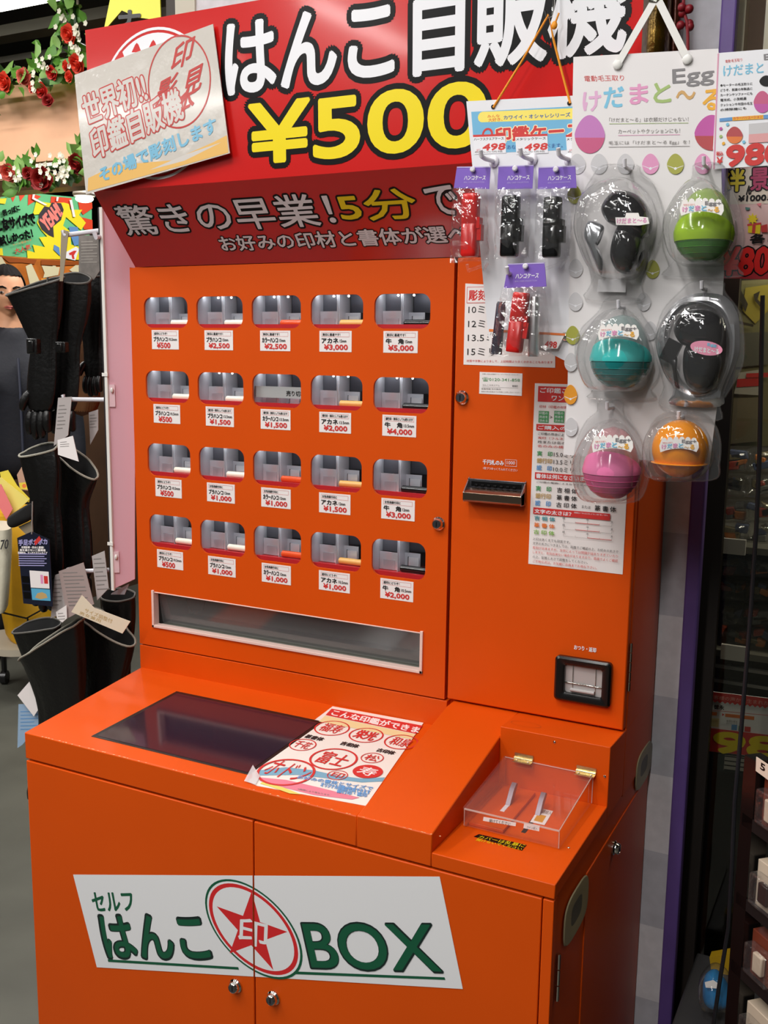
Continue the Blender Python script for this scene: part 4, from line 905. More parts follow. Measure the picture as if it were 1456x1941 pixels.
def inflate(mb, crop, pts, y, thick, mat, n=64, flat=1.0):
    L = smooth_loop(pts, n); P = [hy(*cpx(crop, *q), y) for q in L]; c = sum(P, V())/len(P); rings = []
    for k in range(-7, 8):
        a = math.pi/2*k/8; s_ = math.cos(a)**0.75; rings.append([c+(q-c)*s_+V((0, thick*math.sin(a), 0)) for q in P])
    mb.loft(rings, mat)
def cloud_label(par, crop, x0, y0, x1, y1, y, sc, name='label'):
    w_, h_ = x1-x0, y1-y0; pts = []
    for k in range(6):
        for j in range(5):
            a = math.pi-math.pi*j/4; cx = x0+w_*(0.04+(k+0.5)*0.92/6); pts.append((cx+w_*0.077*math.cos(a), y0+h_*0.26-h_*0.24*math.sin(a)-h_*0.10*math.sin(math.pi*(k+0.5)/6)))
    pts += [(x1, y0+h_*0.35), (x1+w_*0.01, y0+h_*0.70), (x1-w_*0.05, y1-h_*0.02)]
    pts += [(x1-w_*0.05-w_*0.9*i/8, y1-h_*0.06-h_*0.20*math.sin(math.pi*i/8)) for i in range(1, 8)]+[(x0+w_*0.02, y1), (x0-w_*0.01, y0+h_*0.55)]
    p = PY(y, crop, lift=0.0002, step=0.0001); p.base(pts, M('label_white', (244, 240, 236), 0.35), 0.0006)
    p.text('Egg+', (x0+w_*0.58, y0+h_*0.42), (x0+w_*0.95, y0+h_*0.44), (x0+w_*0.58, y0+h_*0.14), EG, bold=0.05)
    for k, (s_, m_) in enumerate(zip('けだまと〜る', ('p_rose', 'p_sky', 'p_rose', 'p_sky', 'p_tan', 'p_gold'))):
        xx = x0+w_*(0.06+0.145*k); yy = y0+h_*(0.78-0.10*math.sin(math.pi*k/5)); p.text(s_, (xx, yy), (xx+w_*0.115, yy), (xx, yy-h_*(0.30 if s_ != '〜' else 0.12)), col(m_, 0), bold=0.05)
    p.text('電動毛玉取り', (x0+w_*0.08, y0+h_*0.40), (x0+w_*0.34, y0+h_*0.37), (x0+w_*0.08, y0+h_*0.31), INKRED)
    return note(p.build(name, par), 'white cloud shaped label')
def egg(t, crop, cx, ytop, ybot, rx, y, mat_top, mat_band, mat_bowl, band, bowl):
    """egg: clear tinted dome, arched shade, deeper coloured bowl with stepped rings"""
    a = hy(*cpx(crop, cx, ytop), y); b = hy(*cpx(crop, cx, ybot), y); R_ = (hy(*cpx(crop, cx+rx, (ytop+ybot)/2), y)-hy(*cpx(crop, cx, (ytop+ybot)/2), y)).x; H = a.z-b.z; x_ = (a.x+b.x)/2
    def prof(z):                    # z 0 bottom .. 1 top
        zm = 0.40
        if z < zm: return R_*math.sqrt(max(0, 1-((zm-z)/zm*0.93)**2))
        k = (z-zm)/(1-zm); return R_*math.sqrt(max(0, 1-k**2))*(1-0.13*k*(1-k)*2.2)
    org = V((x_, y, b.z)); n = 40
    fb, fw = (ybot-band)/(ybot-ytop), (ybot-bowl)/(ybot-ytop)
    m = MB(); zs = [fw+(1-fw)*i/18 for i in range(19)]; m.lathe([(max(prof(z), 0.0006)*0.985, H*z) for z in zs], org, Z1, mat_top, n); dome = m.build('dome', t)
    m = MB(); rings = []                                              # arched shade: top edge swoops up at the front
    for j in range(9):
        ring = []
        for i in range(n):
            an = 2*math.pi*i/n; front = max(0, -math.sin(an)); top = fw+(fb-fw)*(0.28+0.72*front**0.7); z = fw+(top-fw)*j/8
            ring.append(org+V((prof(z)*1.012*math.cos(an), prof(z)*1.012*math.sin(an), H*z)))
        rings.append(ring)
    m.loft(rings, mat_band, False, False); m.build('shade', t)
    m = MB(); zs = [0.0, 0.01, 0.05, 0.10, 0.16, 0.22, 0.30, fw-0.015, fw]; zs = [z for z in zs if z <= fw]
    m.lathe([(prof(z)*(0.99 if z < fw else 0.95), H*z) for z in zs]+[(prof(fw)*0.8, H*fw)], org, Z1, mat_bowl, n)
    for z in (0.10, 0.18, 0.26):
        if z < fw: m.lathe([(prof(z)*0.99, H*z-0.0006), (prof(z)*1.012, H*z), (prof(z)*0.99, H*z+0.0006)], org, Z1, mat_bowl, n)
    m.build('bowl', t)
    return x_, R_, H
def egg_mats(nm, c_top, c_band, c_bowl): return (M(nm+'_dome', c_top, 0.10, alpha=0.62, spec=0.6), M(nm+'_shade', c_band, 0.12, spec=0.6), M(nm+'_bowl', c_bowl, 0.10, spec=0.6, alpha=0.88))
YP = -0.132; YC = YP-0.026
def pack(lab, c0, name='lint_remover_pack'): return thing(name, lab, 'lint remover pack', hy(c0[0], c0[1], YP), 'lint remover packs on the egg board')
# green egg
t = pack('clear pack with green egg lint remover at the board top right', (1335, 420))
mt = egg_mats('green_egg', (160, 190, 90), (158, 196, 40), (70, 140, 40)); egg(t, cG, 1172, 180, 510, 138, YC, *mt, 300, 420)
cloud_label(t, cG, 1062, 230, 1256, 305, YC-0.0455, 1)
blister(t, cG, [(1130, 72), (1250, 76), (1268, 140), (1320, 250), (1348, 380), (1345, 450), (1318, 530), (1326, 578), (1000, 575), (1012, 530), (984, 440), (992, 330), (1036, 220), (1112, 140)], YP, 0.058, [(1172, 150), (1240, 190), (1310, 320), (1315, 420), (1270, 520), (1172, 535), (1060, 520), (1018, 420), (1022, 320), (1100, 190)])
# teal egg
t = pack('clear pack with teal egg lint remover below the left black one', (1175, 660))
mt = egg_mats('teal_egg', (150, 170, 168), (64, 182, 178), (18, 128, 128)); egg(t, cH, 798, -104, 222, 138, YC, *mt, 5, 105)
cloud_label(t, cG, 695, 792, 876, 862, YC-0.0455, 1)
blister(t, cH, [(745, -180), (880, -175), (890, -110), (950, -20), (975, 80), (965, 180), (930, 230), (940, 275), (660, 272), (668, 235), (610, 150), (592, 60), (612, -30), (690, -110)], YP, 0.058, [(800, -130), (870, -90), (935, 30), (942, 120), (900, 228), (800, 240), (690, 228), (640, 120), (650, 20), (725, -90)])
# pink egg
t = pack('clear pack with pink egg lint remover, lowest of the left column', (1160, 860))
mt = egg_mats('pink_egg', (205, 150, 155), (232, 124, 172), (206, 84, 140)); egg(t, cH, 757, 398, 716, 130, YC, *mt, 500, 605)
cloud_label(t, cH, 668, 440, 850, 515, YC-0.0455, 1)
blister(t, cH, [(700, 285), (800, 285), (812, 345), (880, 440), (918, 560), (918, 640), (880, 725), (770, 742), (650, 732), (600, 660), (586, 580), (600, 460), (645, 370), (690, 330)], YP, 0.058, [(755, 365), (820, 400), (885, 520), (892, 620), (850, 712), (757, 726), (660, 712), (620, 620), (625, 520), (690, 400)])
# orange ball
t = pack('clear pack with round orange lint remover, lowest of the right column', (1290, 850))
OR1 = M('orange_ball', (232, 140, 10), 0.10, spec=0.6); c_ = hy(*cpx(cH, 1062, 497), YC); R_ = (hy(*cpx(cH, 1190, 497), YC)-c_).x
m = MB(); m.ball(c_, R_, R_*0.95, R_*1.05, OR1, 40, 24); m.build('dome', t); m = MB(); m.lathe([(R_*0.97, 0), (R_*1.015, 0.001), (R_*0.97, 0.002)], c_+V((0, 0, -R_*0.55)), Z1, OR1, 40); m.build('seam_ring', t)
cloud_label(t, cH, 970, 448, 1144, 514, YC-R_*0.95-0.002, 1)
blister(t, cH, [(1000, 335), (1130, 330), (1200, 365), (1240, 450), (1238, 560), (1205, 638), (930, 628), (912, 570), (918, 470), (935, 385)], YP, 0.062, [(1062, 350), (1150, 375), (1205, 470), (1205, 560), (1150, 625), (1062, 632), (975, 622), (935, 560), (930, 460), (975, 375)])
# black ones with a cleaning brush
GB = M('black_gloss', (9, 9, 10), 0.10, spec=0.6); SB = M('brush_silver', (176, 178, 182), 0.18, metal=0.85)
t = pack('clear pack with black pod shaped lint remover and silver brush at the board top left', (1180, 440))
m = MB(); inflate(m, cG, [(770, 195), (860, 205), (920, 265), (938, 340), (915, 400), (860, 390), (790, 360), (735, 330), (712, 265)], YC, 0.024, GB); inflate(m, cG, [(800, 340), (880, 360), (902, 430), (895, 510), (850, 565), (785, 555), (752, 490), (765, 400)], YC+0.002, 0.022, GB); m.build('lint_remover_body', t)
m = MB(); inflate(m, cG, [(655, 328), (720, 352), (700, 400), (685, 430), (715, 500), (712, 565), (700, 560), (655, 450), (632, 390)], YC+0.004, 0.008, SB); m.build('cleaning_brush', t)
p = PY(YC-0.030, cG, lift=0.0002); p.base([(772, 312), (815, 312), (820, 292), (875, 292), (880, 308), (918, 312), (924, 340), (880, 348), (775, 346)], M('label_white'), 0.0005); p.text('けだまと〜る', (780, 340), (912, 336), (780, 318), col('p_rose', 0), bold=0.04); p.build('label', t)
p = PY(YP-0.003, cG); p.base([(695, 590), (820, 590), (818, 648), (690, 645)], col('p_pale', 0), 0.0004); note(p.build('label', t), 'grey printed slip')
blister(t, cG, [(720, 78), (872, 80), (885, 110), (945, 165), (985, 280), (985, 370), (945, 490), (905, 570), (890, 620), (888, 688), (640, 680), (665, 610), (652, 530), (618, 450), (598, 350), (612, 240), (670, 130)], YP, 0.054, [(775, 150), (860, 155), (935, 230), (960, 340), (930, 450), (880, 580), (790, 590), (700, 570), (640, 450), (622, 350), (660, 220)])
t = pack('silvery tray pack with black lint remover and black brush, right column centre', (1330, 660), 'lint_remover_pack')
m = MB(); inflate(m, cG, [(1080, 735), (1180, 722), (1245, 760), (1256, 830), (1240, 890), (1160, 905), (1070, 880), (1035, 810)], YC, 0.024, GB); inflate(m, cH, [(1095, 30), (1180, 20), (1235, 60), (1245, 130), (1215, 210), (1155, 240), (1095, 210), (1075, 120)], YC+0.002, 0.022, GB); m.build('lint_remover_body', t)
m = MB(); m.obox(hy(*cpx(cH, 1022, 60), YC+0.004), (0.008, 0, -0.004), (0, 0.004, 0), (0.005, 0, 0.012), BLACKPL); inflate(m, cH, [(1022, 80), (1048, 85), (1048, 150), (1056, 215), (1042, 225), (1030, 150)], YC+0.004, 0.005, BLACKPL)
for k in range(4): m.obox(hy(*cpx(cH, 1000+11*k, 38), YC+0.004), (0.0012, 0, 0), (0, 0.003, 0), (0.002, 0, 0.006), M('bristle_grey', (90, 88, 86), 0.6))
m.build('cleaning_brush', t)
p = PY(YC-0.029, cH, lift=0.0002); p.base([(1180+72*math.cos(a), 47+32*math.sin(a)+0.12*72*math.cos(a)) for a in [2*math.pi*i/32 for i in range(32)]], M('label_pink', (236, 150, 178), 0.35), 0.0005); p.text('けだまと〜る', (1128, 62), (1235, 74), (1128, 40), WHITE, bold=0.04); p.text('Egg', (1185, 40), (1225, 44), (1185, 24), col('p_sky', 0), bold=0.05); note(p.build('label', t), 'pink oval label')
TRAY = M('silver_tray', (205, 205, 208), 0.16, metal=0.75)
m = MB(); L_ = smooth_loop([(1100, 660), (1250, 660), (1318, 740), (1330, 860), (1318, 950), (1262, 1090), (1240, 1160), (1020, 1150), (1035, 1080), (975, 960), (965, 850), (1010, 730)], 72); I_ = smooth_loop([(1090, 712), (1190, 705), (1260, 760), (1272, 860), (1262, 980), (1225, 1070), (1150, 1100), (1085, 1060), (1040, 960), (1010, 850), (1030, 770)], 72)
A_ = [hy(*cpx(cG, *q), YP-0.004) for q in L_]; Bq = [hy(*cpx(cG, *q), YP-0.004) for q in I_]; n = min(len(A_), len(Bq)); k1, k2 = len(A_), len(Bq)
A_ = [A_[i*k1//n] for i in range(n)]; Bq = [Bq[i*k2//n] for i in range(n)]
m.loft([A_, [a.lerp(b, 0.35)+V((0, -0.006, 0)) for a, b in zip(A_, Bq)], [a.lerp(b, 0.7)+V((0, -0.007, 0)) for a, b in zip(A_, Bq)], [b+V((0, -0.004, 0)) for b in Bq], [b+V((0, 0.003, 0)) for b in Bq]], TRAY, False, False); note(m.build('tray', t), 'silvery moulded tray')
blister(t, cG, [(1120, 600), (1250, 602), (1262, 645), (1330, 740), (1348, 860), (1340, 980), (1275, 1100), (1240, 1150), (1232, 1222), (980, 1160), (990, 1070), (955, 930), (950, 850), (985, 730), (1062, 645)], YP-0.002, 0.054, [(1150, 690), (1250, 730), (1300, 830), (1290, 960), (1230, 1090), (1130, 1110), (1040, 1050), (990, 930), (985, 830), (1050, 720)])
# hooks carrying the packs
for u, v in ((1195, 322), (1342, 318), (1183, 583), (1338, 548), (1162, 772), (1295, 790)):
    m = MB(); a = hy(u, v, ye); m.tube([a, a+V((0, -0.020, -0.001)), a+V((0, -0.028, 0)), a+V((0, -0.030, 0.008))], 0.0022, HKW, 8); m.build('hook', bd)
# ================================================================ LEFT: PEGBOARD AND HANGING BLACK SLEEVES
PKM = M('pink_board', (216, 166, 178), 0.55); xb = hy(200, 740, 0.0).x
zt_, zb_ = 1.735, hy(205, 1118, 0.0).z
gp = thing('pink_display_board', 'pale pink upright display board with white edge standing beside the machine left side', 'display board', (xb, 0.2, zb_))
ob = Print((xb+0.003, 0.004, 0), (0.80, 0.60, 0), Z1)
bl_ = [ob.L(*q_) for q_ in ((206, 1116), (256, 1098), (256, 380), (194, 372))]; bl_[0] = (0.0, bl_[0][1]); bl_[3] = (0.0, 1.735); bl_[2] = (bl_[2][0], 1.735)
m = MB(); m.prism([ob.at(*q_) for q_ in bl_], -ob.N*0.006, PKM); m.build('board', gp, bevel=0.0006)
m = MB(); m.box(xb-0.0015, 0.0, zb_, xb+0.005, 0.0039, zt_, M('edge_white', (225, 222, 216), 0.4)); m.box(xb-0.0052, 0.0005, zb_, xb-0.0017, 0.0039, zt_, M('edge_dark', (40, 34, 36), 0.5)); m.build('edge_strip', gp, smooth=False)
zc_ = hy(198, 710, 0).z; m = MB(); m.box(xb-0.006, -0.0015, zc_-0.003, xb+0.007, 0.0, zc_+0.003, M('edge_white')); m.build('edge_clip', gp, smooth=False); zc_ = hy(203, 1030, 0).z; m = MB(); m.box(xb-0.006, -0.0015, zc_-0.003, xb+0.007, 0.0, zc_+0.003, M('edge_white')); m.build('edge_clip', gp, smooth=False)
for u, v in ((213, 750), (221, 1065)):
    a = ob.at(*ob.L(u, v), h=0.0015); m = MB(); m.obox(a, ob.ux*0.005, ob.N*0.0012, (0, 0, 0.020), M('clear_clip', (228, 196, 202), 0.2)); m.ball(a+ob.N*0.003+V((0, 0, 0.010)), 0.003, 0.003, 0.005, M('edge_white'), 10, 8); note(m.build('bracket', gp), 'small clear bracket')
for u, v, u2, v2 in ((196, 436, 122, 446), (196, 757, 122, 757), (204, 1077, 132, 1084), (197, 448, 182, 450)):
    a = hy(u, v, 0.02); a.x = xb-0.004; b = hy(u2, v2, -0.01); m = MB(); m.tube([a, b, b+V((-0.003, 0, 0.008))], 0.0042, M('hook_bar_white', (214, 214, 220), 0.3), 10); m.build('hook_bar', gp)
LEA = M('black_leatherette', (10, 9, 9), 0.36, bump=0.12, nscale=120); LEI = M('sleeve_lining', (10, 10, 11), 0.8); PIP = M('pale_piping', (150, 146, 132), 0.6); PIPD = M('grey_piping', (84, 80, 74), 0.6)
def pl(u, v, y): return hy(u, v, y)
def sleeve(name, lab, rings, y, fing=0, piping=PIP, straps=(), seams=(), depth=0.34, mat=None, cat='glove'):
    """hanging gauntlet glove, open cuff on top and fingers down: rings of (centre u, half width, v, tilt)"""
    c0 = hy(rings[0][0], rings[0][2], y); t = thing(name, lab, cat, c0, 'black gauntlet gloves hanging beside the machine' if cat == 'glove' else None)
    m = MB(); R_ = []; n = 36; rr = random.Random(int(rings[0][0]))
    for ri, (u, hw, v, tl, *sg) in enumerate(rings):
        c = hy(u, v, y); w_ = (hy(u+hw, v, y)-hy(u-hw, v, y)).x/2; k = w_/hw; ring = []
        for i in range(n):
            a = 2*math.pi*i/n; fo = 0.4 if ri == 0 else 1.0; f = 1+fo*(0.06*math.sin(3*a+v*0.012)+0.05*math.sin(7*a+v*0.02)+0.03*math.sin(11*a-v*0.015))
            ring.append(c+V((w_*math.cos(a)*f, w_*depth*math.sin(a)*f, -tl*k*math.cos(a)-(sg[0]*k*math.cos(a)**2 if sg else 0)+0.01*math.sin(a)*(1 if v == rings[0][2] else 0))))
        R_.append(ring)
    m.loft(R_, mat or LEA, False, True); c = sum(R_[0], V())/n
    inn = [[c+(q-c)*k+V((0, 0, dz)) for q in R_[0]] for k, dz in ((0.94, -0.002), (0.78, -0.022), (0.50, -0.050))]
    if fing:
        u, hw, v = rings[-1][:3]
        for q, lf in ((-0.72, 0.80), (-0.25, 1.0), (0.24, 0.95), (0.70, 0.72)):
            a = hy(u+q*hw, v-10, y); b = hy(u+q*hw*1.12, v+fing*lf, y); w_ = (hy(u+hw, v, y)-hy(u-hw, v, y)).x*0.155
            m.tube([a, a.lerp(b, 0.5)+V((0, -0.006, 0)), a.lerp(b, 0.9)+V((0, -0.002, 0)), b], [w_, w_, w_*0.9, w_*0.45], mat or LEA, 10)
        u2, hw2, v2 = rings[-2][:3]; a = hy(u2-hw2*0.7, v2-5, y); b = hy(u2-hw2*1.45, v2+fing*0.75, y-0.01); m.tube([a, a.lerp(b, 0.5)+V((-0.006, -0.004, 0)), b], [w_*1.1, w_*1.1, w_*0.6], mat or LEA, 10)
    m.loft([R_[0]]+inn, LEI, False, True); bo = m.build('shell', t, subsurf=1)
    m = MB(); m.tube(R_[0]+[R_[0][0]], 0.0022, piping, 6, False); m.build('piping', t)
    for s_ in seams:
        m = MB(); m.tube([hy(u, v, y-0.001)+V((0, -dd, 0)) for u, v, dd in s_], 0.0016, PIPD if piping is PIPD else PIP, 6); m.build('cord_loop', t)
    for (u, v, w_, h_, tw) in straps:
        c = hy(u, v, y-0.045); m = MB(); m.obox(c, (w_, 0, tw), (0, 0.006, 0), (-tw*0.4, 0, h_), LEA); m.obox(c+V((0.0, -0.007, 0)), (w_*0.5, 0, tw*0.5), (0, 0.002, 0), (0, 0, h_*0.7), BLACKPL); m.build('strap', t, bevel=0.002)
    return t
LOOP = [(110, 575, 0.05), (119, 577, 0.05), (120, 595, 0.05), (117, 603, 0.05), (109, 602, 0.05), (109, 585, 0.05), (111, 575, 0.05)]
LOOP = [(u+45, v+12, d) for u, v, d in LOOP]
sleeve('gauntlet_glove', 'black gauntlet glove hanging rearmost against the pink board under the header', [(174, 22, 512, 6), (174, 26, 560, 0), (174, 22, 620, 0), (176, 17, 650, 0), (178, 18, 690, 0), (178, 17, 720, 0)], 0.12, 32, PIPD)
sleeve('gauntlet_glove', 'left black gauntlet glove of the topmost pair with wide flared cuff before the person', [(64, 52, 541, -10, 2), (70, 44, 580, -4), (78, 30, 628, 0), (83, 21, 654, 0), (80, 25, 690, 0), (78, 25, 745, 0), (76, 22, 785, 0)], 0.015, 48, PIPD, straps=((64, 656, 0.013, 0.014, 0.0),))
sleeve('gauntlet_glove', 'right black gauntlet glove of the topmost pair with a pale cord loop on its cuff', [(140, 30, 527, 3, 2), (140, 30, 570, 0), (136, 26, 615, 0), (129, 19, 654, 0), (126, 24, 695, 0), (124, 24, 745, 0), (122, 22, 785, 0)], 0.045, 46, PIPD, straps=((118, 658, 0.012, 0.010, 0.0),),
       seams=([(113, 528, 0.03), (112, 545, 0.03), (110, 560, 0.03)], [(110, 573, 0.03), (118, 567, 0.03), (121, 578, 0.03), (120, 597, 0.03), (115, 605, 0.03), (109, 603, 0.03), (108, 585, 0.03), (111, 573, 0.03)], [(107, 598, 0.03), (106, 622, 0.03)]))
sleeve('gauntlet_glove', 'left black gauntlet glove of the middle pair above the navy tag', [(73, 35, 852, -7, 2), (80, 36, 890, -2), (84, 30, 928, 0), (86, 25, 955, 0), (88, 30, 1000, 0), (90, 30, 1060, 0), (92, 28, 1100, 0)], 0.02, 60, PIP)
sleeve('gauntlet_glove', 'right black gauntlet glove of the middle pair with a white card in its cuff', [(144, 39, 873, 21, 2), (143, 37, 908, 4), (139, 32, 935, 0), (136, 28, 956, 0), (138, 34, 1000, 0), (140, 34, 1060, 0), (142, 31, 1100, 0)], 0.07, 62, PIP,
       seams=([(103, 882, 0.03), (105, 895, 0.03), (104, 908, 0.03), (102, 920, 0.03)],))
sleeve('gauntlet_glove', 'left black gauntlet glove of the lowest pair with drooping pale cuff rim', [(95, 60, 1209, -37, 3), (104, 56, 1255, -8), (113, 46, 1310, 0), (118, 38, 1350, 0), (120, 44, 1400, 0), (122, 44, 1460, 0), (122, 40, 1510, 0)], 0.02, 80, PIP)
sleeve('gauntlet_glove', 'right black gauntlet glove of the lowest pair under the cream card', [(202, 50, 1184, 20, 3), (201, 46, 1230, 4), (196, 38, 1285, 0), (190, 34, 1335, 0), (188, 40, 1390, 0), (188, 40, 1450, 0), (188, 36, 1500, 0)], 0.085, 80, PIP,
       seams=([(155, 1206, 0.03), (158, 1220, 0.03), (157, 1237, 0.03)],))
sleeve('gauntlet_glove', 'black gauntlet glove peeking out behind the lowest pair above the floor', [(68, 44, 1185, -10, 4), (72, 42, 1215, 0), (82, 34, 1255, 0), (90, 28, 1300, 0), (94, 30, 1350, 0), (96, 28, 1390, 0)], 0.085, 50, PIPD)
sleeve('gauntlet_glove', 'black gauntlet glove squeezed under the pink board bottom corner', [(222, 32, 1128, -2), (224, 32, 1165, 0), (222, 28, 1215, 0), (218, 26, 1250, 0), (216, 30, 1290, 0), (216, 28, 1320, 0)], 0.12, 50, PIPD)
sleeve('brown_cover', 'brown soft cover hanging between the black gloves beside the pink board', [(156, 20, 610, 0), (158, 26, 680, 0), (160, 30, 740, 0), (155, 32, 790, 0)], 0.16, 0, PIPD, cat='cover', mat=M('brown_fabric', (120, 74, 30), 0.7, noise=0.3, nscale=20), seams=([(156, 600, 0.0), (158, 520, -0.02), (170, 470, -0.04), (190, 440, -0.06)],))
def sheet(name, lab, cat, y, pts, mat, lines=(), group=None, extra=None, crop=(0, 0, 1), thick=0.0008):
    p = PY(y, crop, lift=0.0002); p.base(pts, mat, thick)
    for f in lines:
        if f[0] == 't': p.text(*f[1:])
        elif f[0] == 'T': p.text(*f[1:-1], **f[-1])
        else: p.poly(f[1], f[2])
    return tag(p.build(name), lab, cat, group)
TAGP = film('tag_holder', gloss=0.06, rough=0.15, haze=0.45)
GRY = M('grey_tag', (176, 168, 166), 0.4); GRD = M('grey_fabric', (128, 122, 116), 0.7, noise=0.35, nscale=60)
def lines_of(u0, u1, v0, v1, n, lean=0.0, mat=None):
    out = []
    for k in range(n):
        v = v0+(v1-v0)*(k+0.5)/n; h_ = (v1-v0)/n*0.22; uu = u0+lean*(v-v0)
        out.append(('q', [(uu, v), (uu+(u1-u0)*(0.95 if k % 3 else 0.7), v-1), (uu+(u1-u0)*(0.95 if k % 3 else 0.7), v-1+h_), (uu, v+h_)], mat or INKGREY))
    return out
sheet('instruction_tag', 'tall grey printed tag on the top hook bar beside the header', 'tag', 0.06, [(149, 446), (190, 446), (190, 512), (178, 530), (150, 530)], GRD, lines_of(154, 186, 455, 500, 8, 0, M('pale_print', (165, 160, 152), 0.6)))
sheet('instruction_tag', 'narrow clear tag holder hanging on end of the top hook bar', 'tag', -0.012, [(116, 436), (130, 438), (119, 533), (113, 533)], M('smoky_tag', (150, 138, 118), 0.25), [])
sheet('instruction_tag', 'grey printed tag hanging on end of the middle hook bar', 'tag', -0.014, [(110, 754), (136, 752), (129, 825), (102, 845)], GRY, lines_of(112, 128, 765, 815, 7, -0.1))
sheet('care_card', 'white card tucked in the cuff of the middle right black glove', 'card', -0.02, [(109, 834), (138, 826), (149, 875), (110, 862)], PAPER, lines_of(114, 132, 836, 848, 3))
sheet('instruction_tag', 'grey striped tag behind the middle hook bar next to the pink board', 'tag', 0.08, [(168, 782), (186, 776), (186, 815), (171, 843)], GRY, lines_of(170, 184, 784, 812, 5))
sheet('instruction_tag', 'larger pinkish grey tag hanging on the lowest hook bar', 'tag', -0.016, [(111, 1083), (158, 1066), (178, 1145), (128, 1172)], M('pinkish_tag', (166, 148, 144), 0.4), lines_of(118, 158, 1082, 1150, 10, 0.2))
sheet('instruction_tag', 'grey tag behind the larger pinkish one on the lowest hook bar', 'tag', -0.010, [(104, 1090), (126, 1082), (128, 1160), (96, 1172)], GRY, lines_of(104, 122, 1095, 1150, 7, -0.1))
sheet('instruction_tag', 'grey printed tag hanging right under the pink board lower edge', 'tag', 0.000-0.003, [(174, 1054), (198, 1044), (206, 1115), (184, 1138)], GRY, lines_of(177, 198, 1055, 1120, 8, 0.12))
sheet('care_card', 'long cream printed card lying across the cuffs of the lowest gloves', 'card', -0.075, [(155, 1128), (178, 1152), (247, 1178), (232, 1201), (135, 1160)], M('cream_card', (222, 208, 184), 0.5), [('T', 'サイズ調整付', (160, 1160), (212, 1182), (162, 1152), INKTAN, {}), ('T', '男女兼用', (150, 1164), (190, 1180), (152, 1158), INKTAN, {})])
sheet('care_card', 'white curled paper tip between the lowest gloves', 'card', -0.02, [(106, 1160), (126, 1147), (127, 1172), (118, 1180), (108, 1172)], PAPER, lines_of(110, 124, 1160, 1176, 3))
sheet('care_card', 'pale paper corner under the pink board bottom', 'card', 0.03, [(212, 1124), (245, 1106), (236, 1127), (210, 1127)], M('pale_blue_paper', (196, 202, 214), 0.5))
sheet('care_card', 'white square card hanging below the lowest gloves at the console corner', 'card', 0.02, [(60, 1287), (78, 1304), (76, 1340), (64, 1358), (33, 1318)], PAPER)
sheet('printed_leaflet', 'pale blue printed leaflet hanging behind the white square card', 'leaflet', 0.03, [(35, 1335), (78, 1335), (78, 1370), (42, 1412), (33, 1418)], M('leaflet_blue', (150, 178, 206), 0.5), lines_of(39, 76, 1345, 1385, 6, 0, INKBLUE))
# dark blue product tag with strap
NV = M('tag_navy', (22, 26, 44), 0.35); cBl = (0, 860, 4.623)
pt = thing('product_tag', 'dark navy product tag with photos hanging beside the middle gloves', 'tag', hy(62, 1080, -0.03))
p = PY(-0.03, cBl, lift=0.0002); p.base([(150, 738), (278, 682), (432, 752), (462, 1340), (205, 1312)], NV, 0.001)
p.text('手足ポカポカ', (165, 805), (415, 795), (163, 755), M('tag_lilac', (165, 160, 210), 0.4), bold=0.05); p.poly([(300, 770), (345, 720), (362, 752), (310, 805)], INKRED)
for k, s_ in enumerate(('冬期防寒・防水に最適！', '風を通さない二重構造', '防寒防水、すっきりスリムタイプ')): p.text(s_, (188-14*k, 830+24*k), (385+15*k, 832+24*k), (188-14*k, 810+24*k), PAPER, bold=0.05)
for k in range(6): p.poly([(165, 874+20*k), (410-20*(k % 2), 876+20*k), (410-20*(k % 2), 884+20*k), (165, 882+20*k)], M('tag_lilac'))
p.poly([(260, 1022), (428, 1034), (436, 1182), (272, 1172)], PAPER); p.poly([(385, 1070), (420, 1072), (424, 1140), (390, 1138)], INKRED); p.poly([(355, 1060), (378, 1062), (382, 1140), (360, 1138)], col('p_rose', 0))
p.poly([(274, 1178), (440, 1190), (446, 1290), (285, 1280)], M('tag_sky', (90, 170, 205), 0.4)); p.poly([(310, 1260), (330, 1222), (370, 1212), (405, 1228), (420, 1262), (360, 1275)], INKTAN)
for k in range(3): p.poly([(190+8*k, 1070+70*k), (255+5*k, 1074+70*k), (260+5*k, 1130+70*k), (198+8*k, 1126+70*k)], BLACK)
p.build('printed_tag', pt)
m = MB(); m.tube([hy(*cpx(cBl, 278, 705), -0.031), hy(*cpx(cBl, 282, 560), -0.031), hy(*cpx(cBl, 284, 420), -0.031)], 0.0012, M('tag_string', (150, 146, 140), 0.5), 6); m.build('tag_string', pt)
m = MB(); inflate(m, cBl, [(70, 580), (90, 545), (170, 490), (255, 440), (285, 450), (285, 560), (180, 625), (110, 648), (75, 625)], -0.02, 0.010, M('felt_black', (10, 10, 10), 0.9)); m.build('felt_strap', pt)
m = MB(); p2 = PY(-0.016, cBl); p2.base([(160, 640), (285, 582), (290, 690), (230, 710)], M('smoky_tag'), 0.0006); note(p2.build('backing_slip', pt), 'greyish slip')

